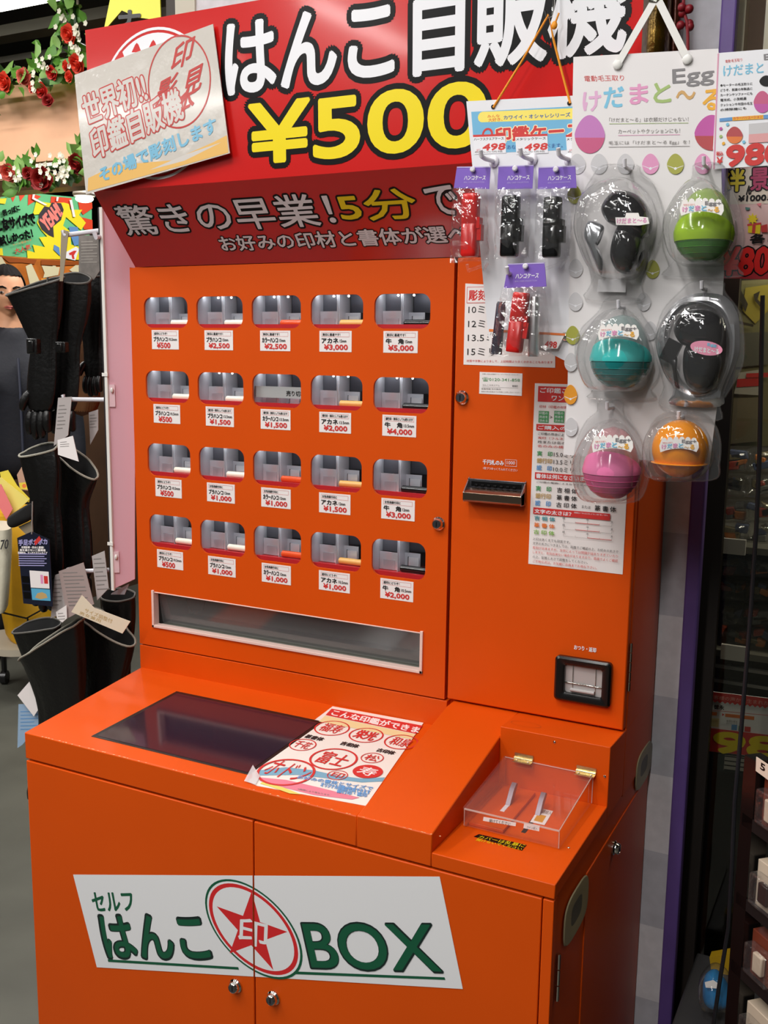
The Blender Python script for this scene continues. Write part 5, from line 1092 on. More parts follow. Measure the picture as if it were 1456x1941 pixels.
# ================================================================ LEFT BACKGROUND
pw = MB(); pw.box(-3.15, 0.6, 0, -3.0, 6.9, 2.05, M('shelf_wall_paint', (96, 66, 44), 0.7, noise=0.4, nscale=4)); structure(pw.build('wall_partition', smooth=False))
def PX(x, crop=(0, 0, 1), **k): return Print((x, 0, 0), (0, 1, 0), Z1, None, crop, **k)
cP = (0, 340, 7.28)
p = PX(-2.98, cP, lift=0.001, step=0.0006)
PG = M('poster_green', (104, 190, 132), 0.5); PYW = M('poster_yellow', (240, 220, 40), 0.5); PR = M('poster_red', (222, 70, 38), 0.5); PBk = M('poster_dark', (58, 50, 56), 0.5)
p.base([(-420, 110), (1265, 265), (1270, 690), (1080, 1110), (380, 1090), (-420, 1000)], PG, 0.004)
for q in ([(105, 155), (235, 165), (175, 315)], [(245, 165), (370, 178), (275, 305)], [(385, 180), (560, 235), (480, 300), (380, 360)], [(700, 235), (980, 260), (1000, 420), (900, 330), (690, 330)], [(1070, 310), (1265, 320), (1268, 400), (1140, 490), (1090, 420)], [(1100, 520), (1268, 560), (1270, 690), (1150, 690)], [(-60, 130), (60, 150), (-10, 260)]): p.poly(q, PR)
p.poly([(490, 300), (700, 330), (870, 320), (940, 340), (960, 420), (1125, 420), (1080, 490), (1175, 600), (1110, 700), (900, 520), (860, 640), (960, 720), (970, 900), (1075, 930), (1080, 1110), (370, 1090), (360, 975), (470, 1010), (440, 900), (610, 935), (530, 800), (640, 790), (560, 700), (500, 600), (540, 480), (440, 490)], PYW)
p.poly([(-40, 270), (80, 260), (60, 340), (-40, 330)], PYW); p.poly([(-200, 960), (20, 950), (30, 1050), (-200, 1030)], PYW)
p.poly([(600, 370), (665, 385), (700, 320), (830, 330), (865, 420), (830, 560), (720, 650), (730, 800), (660, 770), (560, 690), (515, 590), (530, 470)], PBk)
p.text('YEAH!', (640, 720), (850, 480), (535, 560), M('poster_salmon', (240, 130, 120), 0.5), bold=0.06)
p.poly([(930, 650), (1060, 660), (1075, 900), (1010, 920), (960, 780)], M('poster_bluep', (96, 140, 190), 0.5)); p.poly([(730, 900), (800, 940), (815, 1060), (720, 970)], M('poster_bluep')); p.poly([(880, 1010), (1030, 930), (1075, 960), (1020, 1120), (890, 1090)], WHITE)
p.poly([(930, 1020), (1000, 985), (1040, 985), (1000, 1050), (1010, 1100), (980, 1100), (965, 1040), (945, 1050)], INKRED)
for q in ([(85, 150), (108, 152), (100, 250), (78, 246)], [(430, 195), (465, 200), (450, 255), (630, 350), (600, 360), (420, 270)], [(760, 240), (790, 245), (775, 305), (750, 300)], [(935, 285), (970, 285), (1018, 520), (985, 520)]): p.poly(q, PAPER)
for s_, bl_, br_, tl_ in (('若っぽに', (20, 510), (255, 430), (0, 430)), ('こなサイズで', (-60, 720), (470, 610), (-100, 560)), ('試しかった！', (-20, 910), (430, 800), (-50, 790))): p.text(s_, bl_, br_, tl_, BLACK, bold=0.07, nb=8)
p.text('大人気', (180, 1030), (400, 960), (165, 960), INKRED, bold=0.03); p.text('サイズ豊富です', (145, 925), (410, 850), (140, 895), INKORANGE)
tag(p.build('comic_poster'), 'green, yellow and red burst poster with black lettering above the person', 'poster')
p = PX(-2.975, cP, lift=0.001, step=0.0006)
p.base([(-420, 1020), (1085, 1130), (1090, 1720), (-420, 1720)], M('poster_amber', (214, 120, 36), 0.5, noise=0.5, nscale=9), 0.004)
for q in ([(-60, 1060), (20, 1070), (110, 1220), (-60, 1240)], [(350, 1200), (430, 1160), (560, 1440), (420, 1500)], [(570, 1190), (720, 1200), (740, 1130), (770, 1210), (820, 1210), (800, 1320), (590, 1360), (610, 1290)], [(950, 1250), (1080, 1150), (1082, 1420), (1010, 1350), (1015, 1290)]): p.poly(q, M('poster_beige', (216, 206, 168), 0.5))
p.poly([(20, 1070), (500, 1110), (470, 1170), (300, 1150), (120, 1150)], M('poster_rust', (150, 74, 20), 0.5)); p.poly([(560, 1110), (1080, 1135), (1078, 1180), (820, 1190), (560, 1180)], M('poster_rust'))
p.poly([(870, 1290), (970, 1290), (960, 1400), (860, 1420)], M('poster_glow', (250, 170, 50), 0.5)); p.poly([(560, 1370), (720, 1360), (700, 1440), (560, 1460)], M('poster_glow'))
tag(p.build('amber_poster'), 'orange brown poster with beige splashes behind the person', 'poster')
# salmon board between the garlands
SAL = M('salmon_board', (250, 192, 152), 0.6, noise=0.12, nscale=8)
zz0, zz1 = hy(80, 306, 1.6).z, hy(80, 150, 1.6).z
m = MB(); m.box(hy(-120, 200, 1.6).x-0.6, 1.6, zz0, hy(330, 200, 1.6).x, 1.63, zz1, SAL); tag(m.build('salmon_sign_board', smooth=False), 'blank salmon pink overhead board edged by rose garlands', 'sign board')
ROS = [M('rose_red', (205, 44, 34), 0.6), M('rose_orange_red', (226, 72, 46), 0.6), M('rose_dark_red', (150, 24, 22), 0.6), M('rose_coral', (224, 104, 88), 0.6)]
LF = [M('leaf_green', (84, 138, 44), 0.5), M('leaf_light_green', (128, 170, 84), 0.5), M('leaf_dark_green', (40, 72, 30), 0.5)]; BL = M('blossom_white', (226, 222, 200), 0.6)
def garland(lab, path, y, roses, blossoms, seed, nleaf=80):
    rr = random.Random(seed); P = [hy(u, v, y) for u, v in path]; t = thing('rose_garland', lab, 'garland', P[0], 'artificial rose garlands')
    m = MB(); m.tube(P, 0.008, LF[2], 6); m.build('stem', t)
    m = MB()
    for k in range(nleaf):
        f = rr.random()*(len(P)-1); i = min(int(f), len(P)-2); c = P[i].lerp(P[i+1], f-i)+V((rr.gauss(0, 0.035), rr.uniform(-0.06, 0.02), rr.gauss(0, 0.04)))
        d = V((rr.gauss(0, 1), rr.gauss(0, 0.6), rr.gauss(0, 1))).normalized(); s_ = d.cross(V((rr.gauss(0, .4), -1, rr.gauss(0, .4)))).normalized(); nn = d.cross(s_); L_ = rr.uniform(0.045, 0.085); w_ = L_*0.27
        rows = [c-d*L_*0.5]
        a1, a2 = c-d*L_*0.15, c+d*L_*0.15; tip = c+d*L_*0.5-nn*L_*0.1; lf = rr.choice(LF[:2] if rr.random() < 0.65 else LF)
        m.add([rows[0], a1-s_*w_+nn*0.006, a1, a1+s_*w_+nn*0.006, a2-s_*w_*0.9+nn*0.006, a2, a2+s_*w_*0.9+nn*0.006, tip], [[0, 2, 1], [0, 3, 2], [1, 2, 5, 4], [2, 3, 6, 5], [4, 5, 7], [5, 6, 7]], lf)
    o = m.build('leaves', t, recalc=False, angle=80); o['kind'] = 'stuff'
    for (u, v, r_, k) in roses:
        c = hy(u, v, y-0.05); r = r_/FPX*(c-CAM).length; m = MB(); ax = V((rr.uniform(-.5, .5), -1, rr.uniform(-.6, .2))).normalized(); q1 = ax.cross(V((0, 0, 1))).normalized(); q2 = ax.cross(q1)
        for layer, (ra, hh, npet) in enumerate(((1.0, 0.25, 5), (0.78, 0.50, 5), (0.55, 0.72, 4), (0.32, 0.85, 3))):
            for j in range(npet):
                a0 = 2*math.pi*(j/npet)+layer*0.6; vs = []; fs = []
                for b_ in range(5):
                    for a_ in range(6):
                        fa = a0+(a_/5-0.5)*2*math.pi/npet*1.35; tt = b_/4; rad = r*ra*(0.25+0.75*tt**0.7)*(1-0.08*math.cos((a_/5-0.5)*math.pi*2)); hgt = r*(hh*tt-0.35+(0.18*tt**3 if layer < 2 else 0))
                        if layer < 2 and b_ == 4: rad *= 1.08; hgt -= r*0.10
                        vs.append(c+(q1*math.cos(fa)+q2*math.sin(fa))*rad+ax*hgt)
                for b_ in range(4):
                    for a_ in range(5): fs.append([b_*6+a_, b_*6+a_+1, (b_+1)*6+a_+1, (b_+1)*6+a_])
                m.add(vs, fs, ROS[k])
        m.ball(c-ax*r*0.3, r*0.5, r*0.5, r*0.4, ROS[k], 10, 8)
        m.build('rose', t, recalc=False, angle=80)
    for (u, v) in blossoms:
        c = hy(u, v, y-0.06); m = MB()
        for j in range(9):
            q = c+V((rr.gauss(0, 0.018), rr.gauss(0, 0.01), rr.gauss(0, 0.022)))
            for i in range(5):
                a = 2*math.pi*i/5; dd = V((math.cos(a), -0.3, math.sin(a)))*0.011; ss = V((-math.sin(a), 0, math.cos(a)))*0.005; m.add([q, q+dd*0.6+ss, q+dd, q+dd*0.6-ss], [[0, 1, 2, 3]], BL)
        m.build('blossom', t, recalc=False, smooth=False)
garland('rose garland running along the salmon board top and up beside the header', [(-60, 172), (0, 160), (50, 155), (90, 148), (120, 135), (140, 105), (145, 60), (140, 15), (140, -30)], 1.52,
        [(7, 155, 15, 1), (44, 145, 13, 3), (97, 138, 11, 0), (78, 172, 13, 0), (90, 190, 10, 2), (129, 65, 15, 1), (124, 125, 9, 1), (145, 122, 16, 1), (130, 145, 9, 1), (60, 165, 10, 3), (-25, 165, 14, 0)], [(78, 130), (122, 40), (146, 105), (64, 160), (150, 55)], 11, 110)
garland('rose garland hanging along the salmon board bottom edge', [(-60, 330), (0, 326), (50, 324), (100, 318), (150, 312), (200, 305)], 1.52,
        [(16, 328, 15, 3), (52, 328, 11, 2), (78, 340, 20, 2), (146, 312, 18, 2), (-20, 335, 15, 0), (178, 318, 14, 2)], [(35, 328), (125, 312), (82, 315), (120, 330), (105, 325)], 12, 85)
# lamps seen at the upper left
TUBE = M('lamp_tube', (255, 252, 240), 0.4, emit=7.0); CASEW = M('lamp_casing', (196, 192, 180), 0.5)
def tube_lamp(u0, v0, u1, v1, y, r, lab):
    a = hy(u0, v0, y); b = hy(u1, v1, y); b.z = a.z = (a.z+b.z)/2; t = thing('fluorescent_lamp', lab, 'lamp', (a+b)/2, 'fluorescent lamps at the upper left')
    m = MB(); m.tube([a, b], r, TUBE, 14); m.build('tube', t)
    m = MB(); m.box(min(a.x, b.x)-0.02, y-r*1.2, a.z+r*1.1, max(a.x, b.x)+0.03, y+r*3, a.z+r*1.1+0.06, CASEW); m.box(max(a.x, b.x), y-r, a.z-r, max(a.x, b.x)+0.03, y+r, a.z+r*1.2, CASEW); m.build('casing', t, bevel=0.004)
tube_lamp(-300, 60, 119, 2, 2.1, 0.022, 'bright fluorescent tube lamp under the dark ceiling at the upper left corner')
tube_lamp(-30, 344, 55, 337, 2.3, 0.045, 'bright fluorescent lamp glimpsed behind the lower rose garland')
t = thing('round_lamp', 'bright round ceiling lamp glimpsed under the laminated sheet corner', 'lamp', hy(160, 377, 2.4)); m = MB(); m.ball(hy(160, 377, 2.4), 0.045, 0.04, 0.018, TUBE, 20, 10); m.build('bulb', t); m = MB(); c = hy(160, 377, 2.4); m.lathe([(0.05, 0.0), (0.055, 0.01), (0.05, 0.03)], c+V((0, 0, 0.012)), Z1, CASEW, 20); m.tube([c+V((0, 0, 0.03)), V((c.x, c.y, 3.25))], 0.006, CASEW, 6); m.build('housing', t)
# yellow hanging banner behind the header
p = PY(1.2, cHl, lift=0.001, step=0.001); p.base([(640, -40), (920, -10), (925, 118), (790, 100), (700, 60), (600, 175), (598, 165)], M('banner_yellow', (196, 190, 20), 0.5), 0.004)
p.text('ナ', (690, 160), (810, 150), (685, 70), BLACK, bold=0.08, nb=8); tag(p.build('yellow_banner'), 'yellow hanging banner with black character behind the header top edge', 'banner')

# ---- person behind the sleeves
SK = M('skin', (214, 158, 122), 0.55); HAIR = M('hair_black', (16, 12, 11), 0.8, spec=0.2, bump=0.4, nscale=90); JK = M('jacket_navy', (13, 16, 28), 0.75, bump=0.15, nscale=40); TRO = M('trousers_dark', (30, 30, 34), 0.8)
wP = 4.7; hc = at(14, 555, wP); fdir = (CAM-hc); fdir.z = 0; fdir.normalize(); side = V((0, 0, 1)).cross(fdir)
hx0 = hc.copy()
fr = (fdir*0.97+side*0.10).normalized(); sr = V((0, 0, 1)).cross(fr)
pe = thing('person', 'person with short black hair in a navy jacket standing behind the black gloves', 'person', (hc.x, hc.y, 0))
m = MB(); n, k_ = 48, 34; rings = []
HH = 0.118
for j in range(1, k_):
    th = math.pi*j/k_; zz = -math.cos(th); ring = []
    wx = 0.078*(1.0 if zz > -0.1 else 1-0.42*((-0.1-zz)/0.9)**1.5); wy = 0.098*(1.0 if zz > -0.2 else 1-0.25*((-0.2-zz)/0.8)**1.3)
    for i in range(n):
        a = 2*math.pi*i/n; cx_, cy_ = math.cos(a), math.sin(a); s_ = math.sin(th)**0.85
        px, py, pz = wx*s_*cx_, wy*s_*cy_, HH*zz
        fx = px/0.078; 
        if cy_ > 0:
            py += 0.024*math.exp(-((fx)/0.16)**2)*math.exp(-((zz+0.26)/0.16)**2)+0.010*math.exp(-(fx/0.11)**2)*math.exp(-((zz+0.08)/0.16)**2)
            py += 0.010*math.exp(-((abs(fx)-0.0)/0.35)**2)*math.exp(-((zz+0.58)/0.09)**2)+0.010*math.exp(-(fx/0.3)**2)*math.exp(-((zz+0.88)/0.12)**2)
            py -= 0.010*math.exp(-((abs(fx)-0.42)/0.16)**2)*math.exp(-((zz+0.02)/0.09)**2); py += 0.005*math.exp(-((abs(fx)-0.42)/0.25)**2)*math.exp(-((zz-0.14)/0.06)**2)
        ring.append(hc+sr*px+fr*py+V((0, 0, pz)))
    rings.append(ring)
m.loft(rings, SK)
for s_ in (-1, 1):
    m.ball(hc+sr*(0.080*s_)-fr*0.005+V((0, 0, -0.012)), 0.010, 0.020, 0.032, SK, 14, 10, ex=sr, ey=fr)
nk = hc-fr*0.015
m.loft([[nk+sr*(rx*math.cos(2*math.pi*i/24))+fr*(ry*math.sin(2*math.pi*i/24))+V((0, 0, z_)) for i in range(24)] for z_, rx, ry in ((-0.06, 0.055, 0.06), (-0.13, 0.056, 0.058), (-0.19, 0.070, 0.066), (-0.24, 0.10, 0.08))], SK)
sho = hc.z-0.27
# bare hands at the jacket cuffs
for s_ in (-1, 1):
    wr = hc+sr*(0.27*s_)+fr*0.06+V((0, 0, -0.86)); m.loft([[wr+sr*(rx*math.cos(2*math.pi*i/16))+fr*(ry*math.sin(2*math.pi*i/16))+V((0, 0, z_)) for i in range(16)] for z_, rx, ry in ((0.02, 0.024, 0.026), (-0.02, 0.024, 0.036), (-0.06, 0.022, 0.044), (-0.09, 0.018, 0.042))], SK)
    for f_, (dy, L_) in enumerate(((0.030, 0.070), (0.010, 0.080), (-0.010, 0.075), (-0.030, 0.058))): m.tube([wr+fr*dy+V((0, 0, -0.085)), wr+fr*(dy+0.004)-sr*0.006*s_+V((0, 0, -0.085-L_*0.5)), wr+fr*(dy+0.006)-sr*0.022*s_+V((0, 0, -0.085-L_))], [0.0095, 0.0088, 0.0065], SK, 10)
    m.tube([wr+fr*0.035+V((0, 0, -0.03)), wr+fr*0.062-sr*0.01*s_+V((0, 0, -0.065)), wr+fr*0.066-sr*0.018*s_+V((0, 0, -0.10))], [0.011, 0.010, 0.007], SK, 10)
for s_ in (-1, 1): m.tube([hc+V((0, 0, -0.18))-fr*0.03, hc+sr*(0.17*s_)-fr*0.03+V((0, 0, -0.36)), hc+sr*(0.25*s_)-fr*0.02+V((0, 0, -0.60)), hc+sr*(0.27*s_)+fr*0.06+V((0, 0, -0.86))], [0.06, 0.05, 0.04, 0.026], SK, 12)
bdy = m.build('body', pe, angle=180); rm = bdy.modifiers.new('skin_over', 'REMESH'); rm.mode = 'VOXEL'; rm.voxel_size = 0.0042; rm.use_smooth_shade = True; sm = bdy.modifiers.new('soften', 'SMOOTH'); sm.iterations = 3; sm.factor = 0.4
m = MB()
for s_ in (-1, 1):
    e = hc+sr*(0.033*s_)+fr*0.0875+V((0, 0, -0.003)); m.ball(e, 0.0135, 0.006, 0.0062, M('eye_white', (225, 215, 205), 0.3), 16, 10, ex=sr, ey=fr); m.ball(e+fr*0.0045-sr*0.003, 0.0062, 0.003, 0.0060, M('iris_dark', (26, 16, 12), 0.2), 12, 8, ex=sr, ey=fr)
m.build('eyes', pe)
m = MB()
for s_ in (-1, 1): m.tube([hc+sr*(s_*x)+fr*y_+V((0, 0, z_)) for x, y_, z_ in ((0.014, 0.099, 0.016), (0.030, 0.098, 0.023), (0.046, 0.088, 0.022), (0.054, 0.080, 0.015))], [0.003, 0.0042, 0.0036, 0.002], HAIR, 8)
m.build('eyebrows', pe)
m = MB(); m.tube([hc+sr*x+fr*y_+V((0, 0, z_)) for x, y_, z_ in ((-0.026, 0.088, -0.069), (-0.012, 0.101, -0.066), (0, 0.104, -0.068), (0.012, 0.101, -0.066), (0.026, 0.088, -0.069))], [0.002, 0.0048, 0.0046, 0.0048, 0.002], M('lips', (178, 92, 82), 0.45), 8); m.tube([hc+sr*x+fr*y_+V((0, 0, z_)) for x, y_, z_ in ((-0.022, 0.090, -0.072), (0, 0.104, -0.076), (0.022, 0.090, -0.072))], [0.002, 0.0055, 0.002], M('lips'), 8); m.build('lips', pe)
m = MB(); rings = []
for j in range(1, 20):                      # hair cap, fringe line above the brows
    th = math.pi*0.62*j/19; ring = []
    for i in range(n):
        a = 2*math.pi*i/n; cx_, cy_ = math.cos(a), math.sin(a); lim = math.pi*(0.30 if cy_ > 0.35 else 0.30+0.30*min(1, (0.35-cy_)/0.5)); tt = min(th, lim); rr_ = 1.06+0.015*math.sin(11*a)+0.012*math.sin(23*a+j)
        ring.append(hc+sr*(0.081*rr_*math.sin(tt)*cx_)+fr*(0.101*rr_*math.sin(tt)*cy_-0.004)+V((0, 0, HH*1.10*math.cos(tt)+0.004*math.sin(17*a))))
    rings.append(ring)
m.loft(rings, HAIR, True, False); m.build('hair', pe, angle=180)
# jacket: torso and sleeves grown from a skeleton
def skin(name, pts, edges, mat, parent, root=0, sub=2):
    me = bpy.data.meshes.new(name); me.from_pydata([p_[0] for p_ in pts], edges, []); me.materials.append(mat); o = bpy.data.objects.new(name, me); C.objects.link(o)
    sk = o.modifiers.new('skin', 'SKIN'); sk.use_smooth_shade = True
    lay = me.skin_vertices[0].data if me.skin_vertices else None
    if lay is None:
        bm = bmesh.new(); bm.from_mesh(me); bm.verts.layers.skin.verify(); bm.to_mesh(me); bm.free(); lay = me.skin_vertices[0].data
    for i, p_ in enumerate(pts): lay[i].radius = p_[1]; lay[i].use_root = (i == root)
    s_ = o.modifiers.new('sub', 'SUBSURF'); s_.levels = sub; s_.render_levels = sub
    adopt(o, parent); return o
def B(x, f, z): return hc+sr*x+fr*f+V((0, 0, z))
skin('jacket', [(B(0, -0.03, -0.90), (0.19, 0.14)), (B(0, -0.03, -0.70), (0.19, 0.14)), (B(0, -0.03, -0.50), (0.20, 0.15)), (B(0, -0.03, -0.36), (0.17, 0.12)), (B(0, -0.02, -0.22), (0.092, 0.092)), (B(0, -0.012, -0.135), (0.086, 0.090)),
                (B(-0.20, -0.03, -0.36), (0.09, 0.09)), (B(-0.26, -0.02, -0.60), (0.075, 0.08)), (B(-0.27, 0.05, -0.84), (0.055, 0.06)), (B(0.20, -0.03, -0.36), (0.09, 0.09)), (B(0.26, -0.02, -0.60), (0.075, 0.08)), (B(0.27, 0.05, -0.84), (0.055, 0.06))],
     [(0, 1), (1, 2), (2, 3), (3, 4), (4, 5), (3, 6), (6, 7), (7, 8), (3, 9), (9, 10), (10, 11)], JK, pe)
skin('trousers', [(B(0, -0.03, -0.92), (0.16, 0.12)), (B(-0.10, -0.03, -1.02), (0.095, 0.10)), (B(-0.11, -0.02, -1.38), (0.07, 0.075)), (B(-0.12, -0.04, -hc.z+0.09), (0.055, 0.06)), (B(0.10, -0.03, -1.02), (0.095, 0.10)), (B(0.11, -0.02, -1.38), (0.07, 0.075)), (B(0.12, -0.04, -hc.z+0.09), (0.055, 0.06))],
     [(0, 1), (1, 2), (2, 3), (0, 4), (4, 5), (5, 6)], TRO, pe)
for s_ in (-1, 1):
    m = MB(); c = B(0.12*s_, 0.03, -hc.z+0.045); m.ball(c, 0.045, 0.13, 0.045, BLACKPL, 18, 10, ex=sr, ey=fr); m.build('shoe', pe)
m = MB(); m.tube([B(0.02, 0.128, -0.30), B(0.02, 0.150, -0.45), B(0.02, 0.150, -0.85)], 0.006, M('zip_grey', (46, 50, 66), 0.5), 6); m.build('zip', pe)
# ---- yellow goods and white bag at the left edge
YF = M('yellow_fabric', (226, 170, 20), 0.6, noise=0.15, nscale=12); YL = M('yellow_sheet', (226, 206, 62), 0.5); PKS = M('pink_sheet', (232, 120, 120), 0.5)
def wl_ring(u, v, w_, hw, hd, n=28):
    c = at(u, v, w_); k = hw/FPX*w_; return [c+RT*(k*math.copysign(abs(math.cos(a))**0.7, math.cos(a)))+fdir*(hd*math.copysign(abs(math.sin(a))**0.7, math.sin(a))) for a in [2*math.pi*i/n for i in range(n)]]
t = thing('yellow_cart_bag', 'yellow upright cart bag on the floor behind the navy tag', 'bag', at(60, 1212, 4.45))
m = MB(); m.loft([wl_ring(u, v, 4.45, hw, 0.16) for u, v, hw in ((62, 1208, 42), (58, 1195, 48), (50, 1120, 56), (42, 1040, 58), (34, 985, 56), (30, 965, 46))], YF); m.build('bag_body', t, bevel=0.01)
m = MB(); a = at(20, 1218, 4.40); m.loft([wl_ring(22, v, 4.40, hw, 0.17) for v, hw in ((1224, 40), (1219, 42), (1212, 40))], M('base_pale', (186, 176, 156), 0.5)); note(m.build('cart_base', t), 'pale base')
a = at(40, 1222, 4.45)
for dx in (-0.08, 0.10):
    m = MB(); q = V((a.x, a.y, 0))+RT*dx; m.tube([V((q.x, q.y, 0.03)), V((q.x, q.y, a.z+0.01))], 0.012, BLACKPL, 8); m.lathe([(0.03, -0.012), (0.03, 0.012)], V((q.x, q.y, 0.03)), RT, BLACKPL, 16); m.build('wheel', t)
m = MB(); m.tube([at(0, 1160, 4.26), at(50, 1172, 4.26), at(90, 1150, 4.27)], 0.004, BLACKPL, 6); m.tube([at(52, 1170, 4.25), at(56, 1215, 4.25)], 0.004, BLACKPL, 6); m.build('seam_cord', t)
for lab, pts, w_, mt in (('yellow printed sheet standing topmost in the yellow cart bag', [(0, 895), (15, 891), (32, 920), (56, 945), (55, 952), (30, 945), (2, 910)], 4.35, YL), ('pale yellow sheet leaning across the yellow cart bag', [(-10, 905), (2, 905), (55, 947), (40, 962), (22, 975), (-10, 930)], 4.32, M('pale_yellow_sheet', (232, 216, 110), 0.5)), ('coral pink sheet leaning beside the yellow sheets at the frame edge', [(-8, 918), (2, 918), (24, 965), (12, 985), (-8, 950)], 4.28, PKS)):
    p = Print(at(20, 940, w_), RT, UP, None, (0, 0, 1)); p.base(pts, mt, 0.004); tag(p.build('folded_sheet'), lab, 'sheet')
m = MB(); p = Print(at(44, 905, 4.6), RT, UP, None, (0, 0, 1), lift=0.001); p.base([(32, 900), (44, 880), (54, 930), (38, 928)], M('snack_pack', (186, 150, 130), 0.3), 0.03); p.poly([(36, 915), (52, 914), (53, 928), (39, 927)], YL); p.disc((46, 921), (50, 921), INKORANGE, n=16); tag(p.build('snack_pack'), 'small clear wrapped pack with yellow label behind the yellow sheets', 'packet')
WB = film('white_bag', gloss=0.05, rough=0.2, haze=0.85)
t = thing('white_plastic_bag', 'full white plastic bag with black scribble hanging at the left frame edge', 'bag', at(-5, 1195, 4.1))
m = MB(); m.loft([wl_ring(u, v, 4.1, hw, 0.12) for u, v, hw in ((-8, 1150, 20), (-8, 1142, 24), (-6, 1090, 26), (-4, 1040, 27), (-4, 1010, 27), (-2, 996, 24))], M('bag_white', (206, 200, 178), 0.4, bump=0.5, nscale=12)); m.build('bag_body', t)
p = Print(at(0, 1040, 4.1)+fdir*0.135, RT, UP, None, (0, 0, 1)); p.text('70', (0, 1042), (15, 1040), (2, 1024), INKBLACK, bold=0.02); p.build('scribble', t)

# ================================================================ RIGHT BACKGROUND
DF = M('frame_dark_brown', (44, 36, 32), 0.5, noise=0.2, nscale=10)
GLT = film('tinted_glass', tint=(0.78, 0.78, 0.74), gloss=0.03, rough=0.02)
yg = 0.34
sh = thing('glass_showcase', 'dark framed glass showcase full of bagged goods right of the purple trim', 'showcase', (1.35, 0.6, 0))
x0 = xp1-0.03; xg = hy(1378, 930, yg).x
ztop = hy(1400, 330, 0.31).z
m = MB(); m.box(x0, 0.325, 0, xg, 0.345, ztop, DF); m.box(x0, 0.30, ztop, 2.4, 1.03, ztop+0.03, DF); m.box(0.4, 0.345, 0, 0.42, 1.0, ztop, DF); m.box(0.4, 1.0, 0, 2.4, 1.03, 3.0, M('case_back', (62, 56, 44), 0.7, noise=0.3, nscale=5)); m.box(xg, 0.33, 0.0, 2.4, 1.0, 0.05, DF); m.build('case_frame', sh, smooth=False)
m = MB(); m.box(xg, yg, 0.05, 2.4, yg+0.004, ztop, GLT); note(m.build('glass_front', sh, smooth=False), 'tinted glass front')
for v in (1035, 1236):
    z_ = hy(1390, v, 0.50).z; m = MB(); m.box(0.42, 0.50, z_-0.012, 2.3, 1.0, z_, M('shelf_metal', (84, 82, 74), 0.5)); m.box(hy(1366, v, 0.49).x, 0.492, z_-0.014, hy(1413, v, 0.49).x, 0.50, z_+0.014, M('shelf_label_white', (176, 172, 168), 0.5)); m.build('shelf', sh, smooth=False)
for v in (1264, 1292):
    z_ = hy(1390, v, 0.50).z; m = MB(); m.box(0.42, 0.49, z_-0.003, 2.3, 0.50, z_+0.003, STEEL); m.build('rail', sh, smooth=False)
GD = [M('goods_olive', (112, 100, 66), 0.35), M('goods_grey', (100, 100, 96), 0.3), M('goods_red', (150, 54, 36), 0.4), M('goods_orange', (190, 112, 44), 0.4), M('goods_blue', (66, 78, 110), 0.4)]
rr = random.Random(21); k = 0
pos = ['topmost', 'second', 'third', 'fourth', 'fifth', 'sixth', 'second lowest', 'lowest']
for j, v in enumerate((872, 920, 968, 1010, 1072, 1118, 1165, 1208)):
    for i, u in enumerate((1392, 1440)):
        y = 0.56+0.02*rr.random(); t = thing('bagged_toy', 'clear bagged goods, %s of the showcase stack %s' % (pos[j], ('near', 'far')[i] if False else ('near the purple trim', 'behind the cable')[i]), 'bagged goods', hy(u, v, y), 'bagged goods in the glass showcase')
        m = MB(); inflate(m, (0, 0, 1), [(u-27+rr.uniform(-3, 3), v-20), (u, v-22+rr.uniform(-3, 3)), (u+26, v-19), (u+28, v+2), (u+25, v+20), (u, v+22), (u-27, v+20), (u-28, v)], y, 0.03, BAGFILM, 40); m.build('bag', t)
        m = MB()
        for q in range(4): m.obox(hy(u+rr.uniform(-16, 16), v+rr.uniform(-11, 11), y), V((rr.uniform(0.006, 0.016), 0, rr.uniform(-.004, .004))), (0, 0.008, 0), V((rr.uniform(-.003, .003), 0, rr.uniform(0.004, 0.009))), GD[(k+q*3+q) % 5 if q else rr.randrange(2)])
        m.build('contents', t, bevel=0.002); k += 1
l = bpy.data.lights.new('showcase_fill_light', 'AREA'); l.shape = 'RECTANGLE'; l.size = 0.8; l.size_y = 0.05; l.energy = 9.0; l.color = (1.0, 0.93, 0.78)  # fill light added to brighten the dark showcase inside
lo2 = bpy.data.objects.new('showcase_fill_light', l); C.objects.link(lo2); lo2.location = (1.40, 0.42, ztop-0.02); lo2.rotation_euler = (math.radians(12), 0, 0)
# price card inside
cS = (1180, 1280, 5.275)
p = PY(0.485, cS, lift=0.0004, step=0.0002); p.base([(862, 160), (1480, 232), (1440, 830), (800, 750)], WHITE, 0.002)
zig = [(862, 160), (1480, 232), (1476, 335)]+[(1476-25*i, 330-2.9*25*i/25*1.0-(14 if i % 2 else -6)) for i in range(1, 25)]+[(856, 255)]
p.poly(zig, INKRED); p.text('お客様の声から生まれた', (862, 232), (1460, 300), (866, 192), M('pale_red_ink', (236, 170, 160), 0.5)); p.text('徳永', (915, 335), (1015, 345), (918, 292), INKBLACK, bold=0.05)
p.poly([(845, 340), (1470, 398), (1470, 402), (845, 344)], INKRED)
p.poly([(842, 358), (948, 368), (944, 402), (840, 392)], INKORANGE); p.poly([(1030, 380), (1320, 410), (1318, 445), (1028, 412)], INKORANGE); p.poly([(1000, 376), (1022, 390), (998, 405)], INKRED)
p.poly([(838, 420), (970, 430), (962, 515), (830, 500)], CREAM); p.text('特別価格', (845, 460), (955, 470), (847, 435), INKTAN); p.text('食感も味も', (1040, 462), (1150, 472), (1042, 440), INKGREY); p.text('おいしさで', (1040, 482), (1150, 492), (1042, 464), INKGREY)
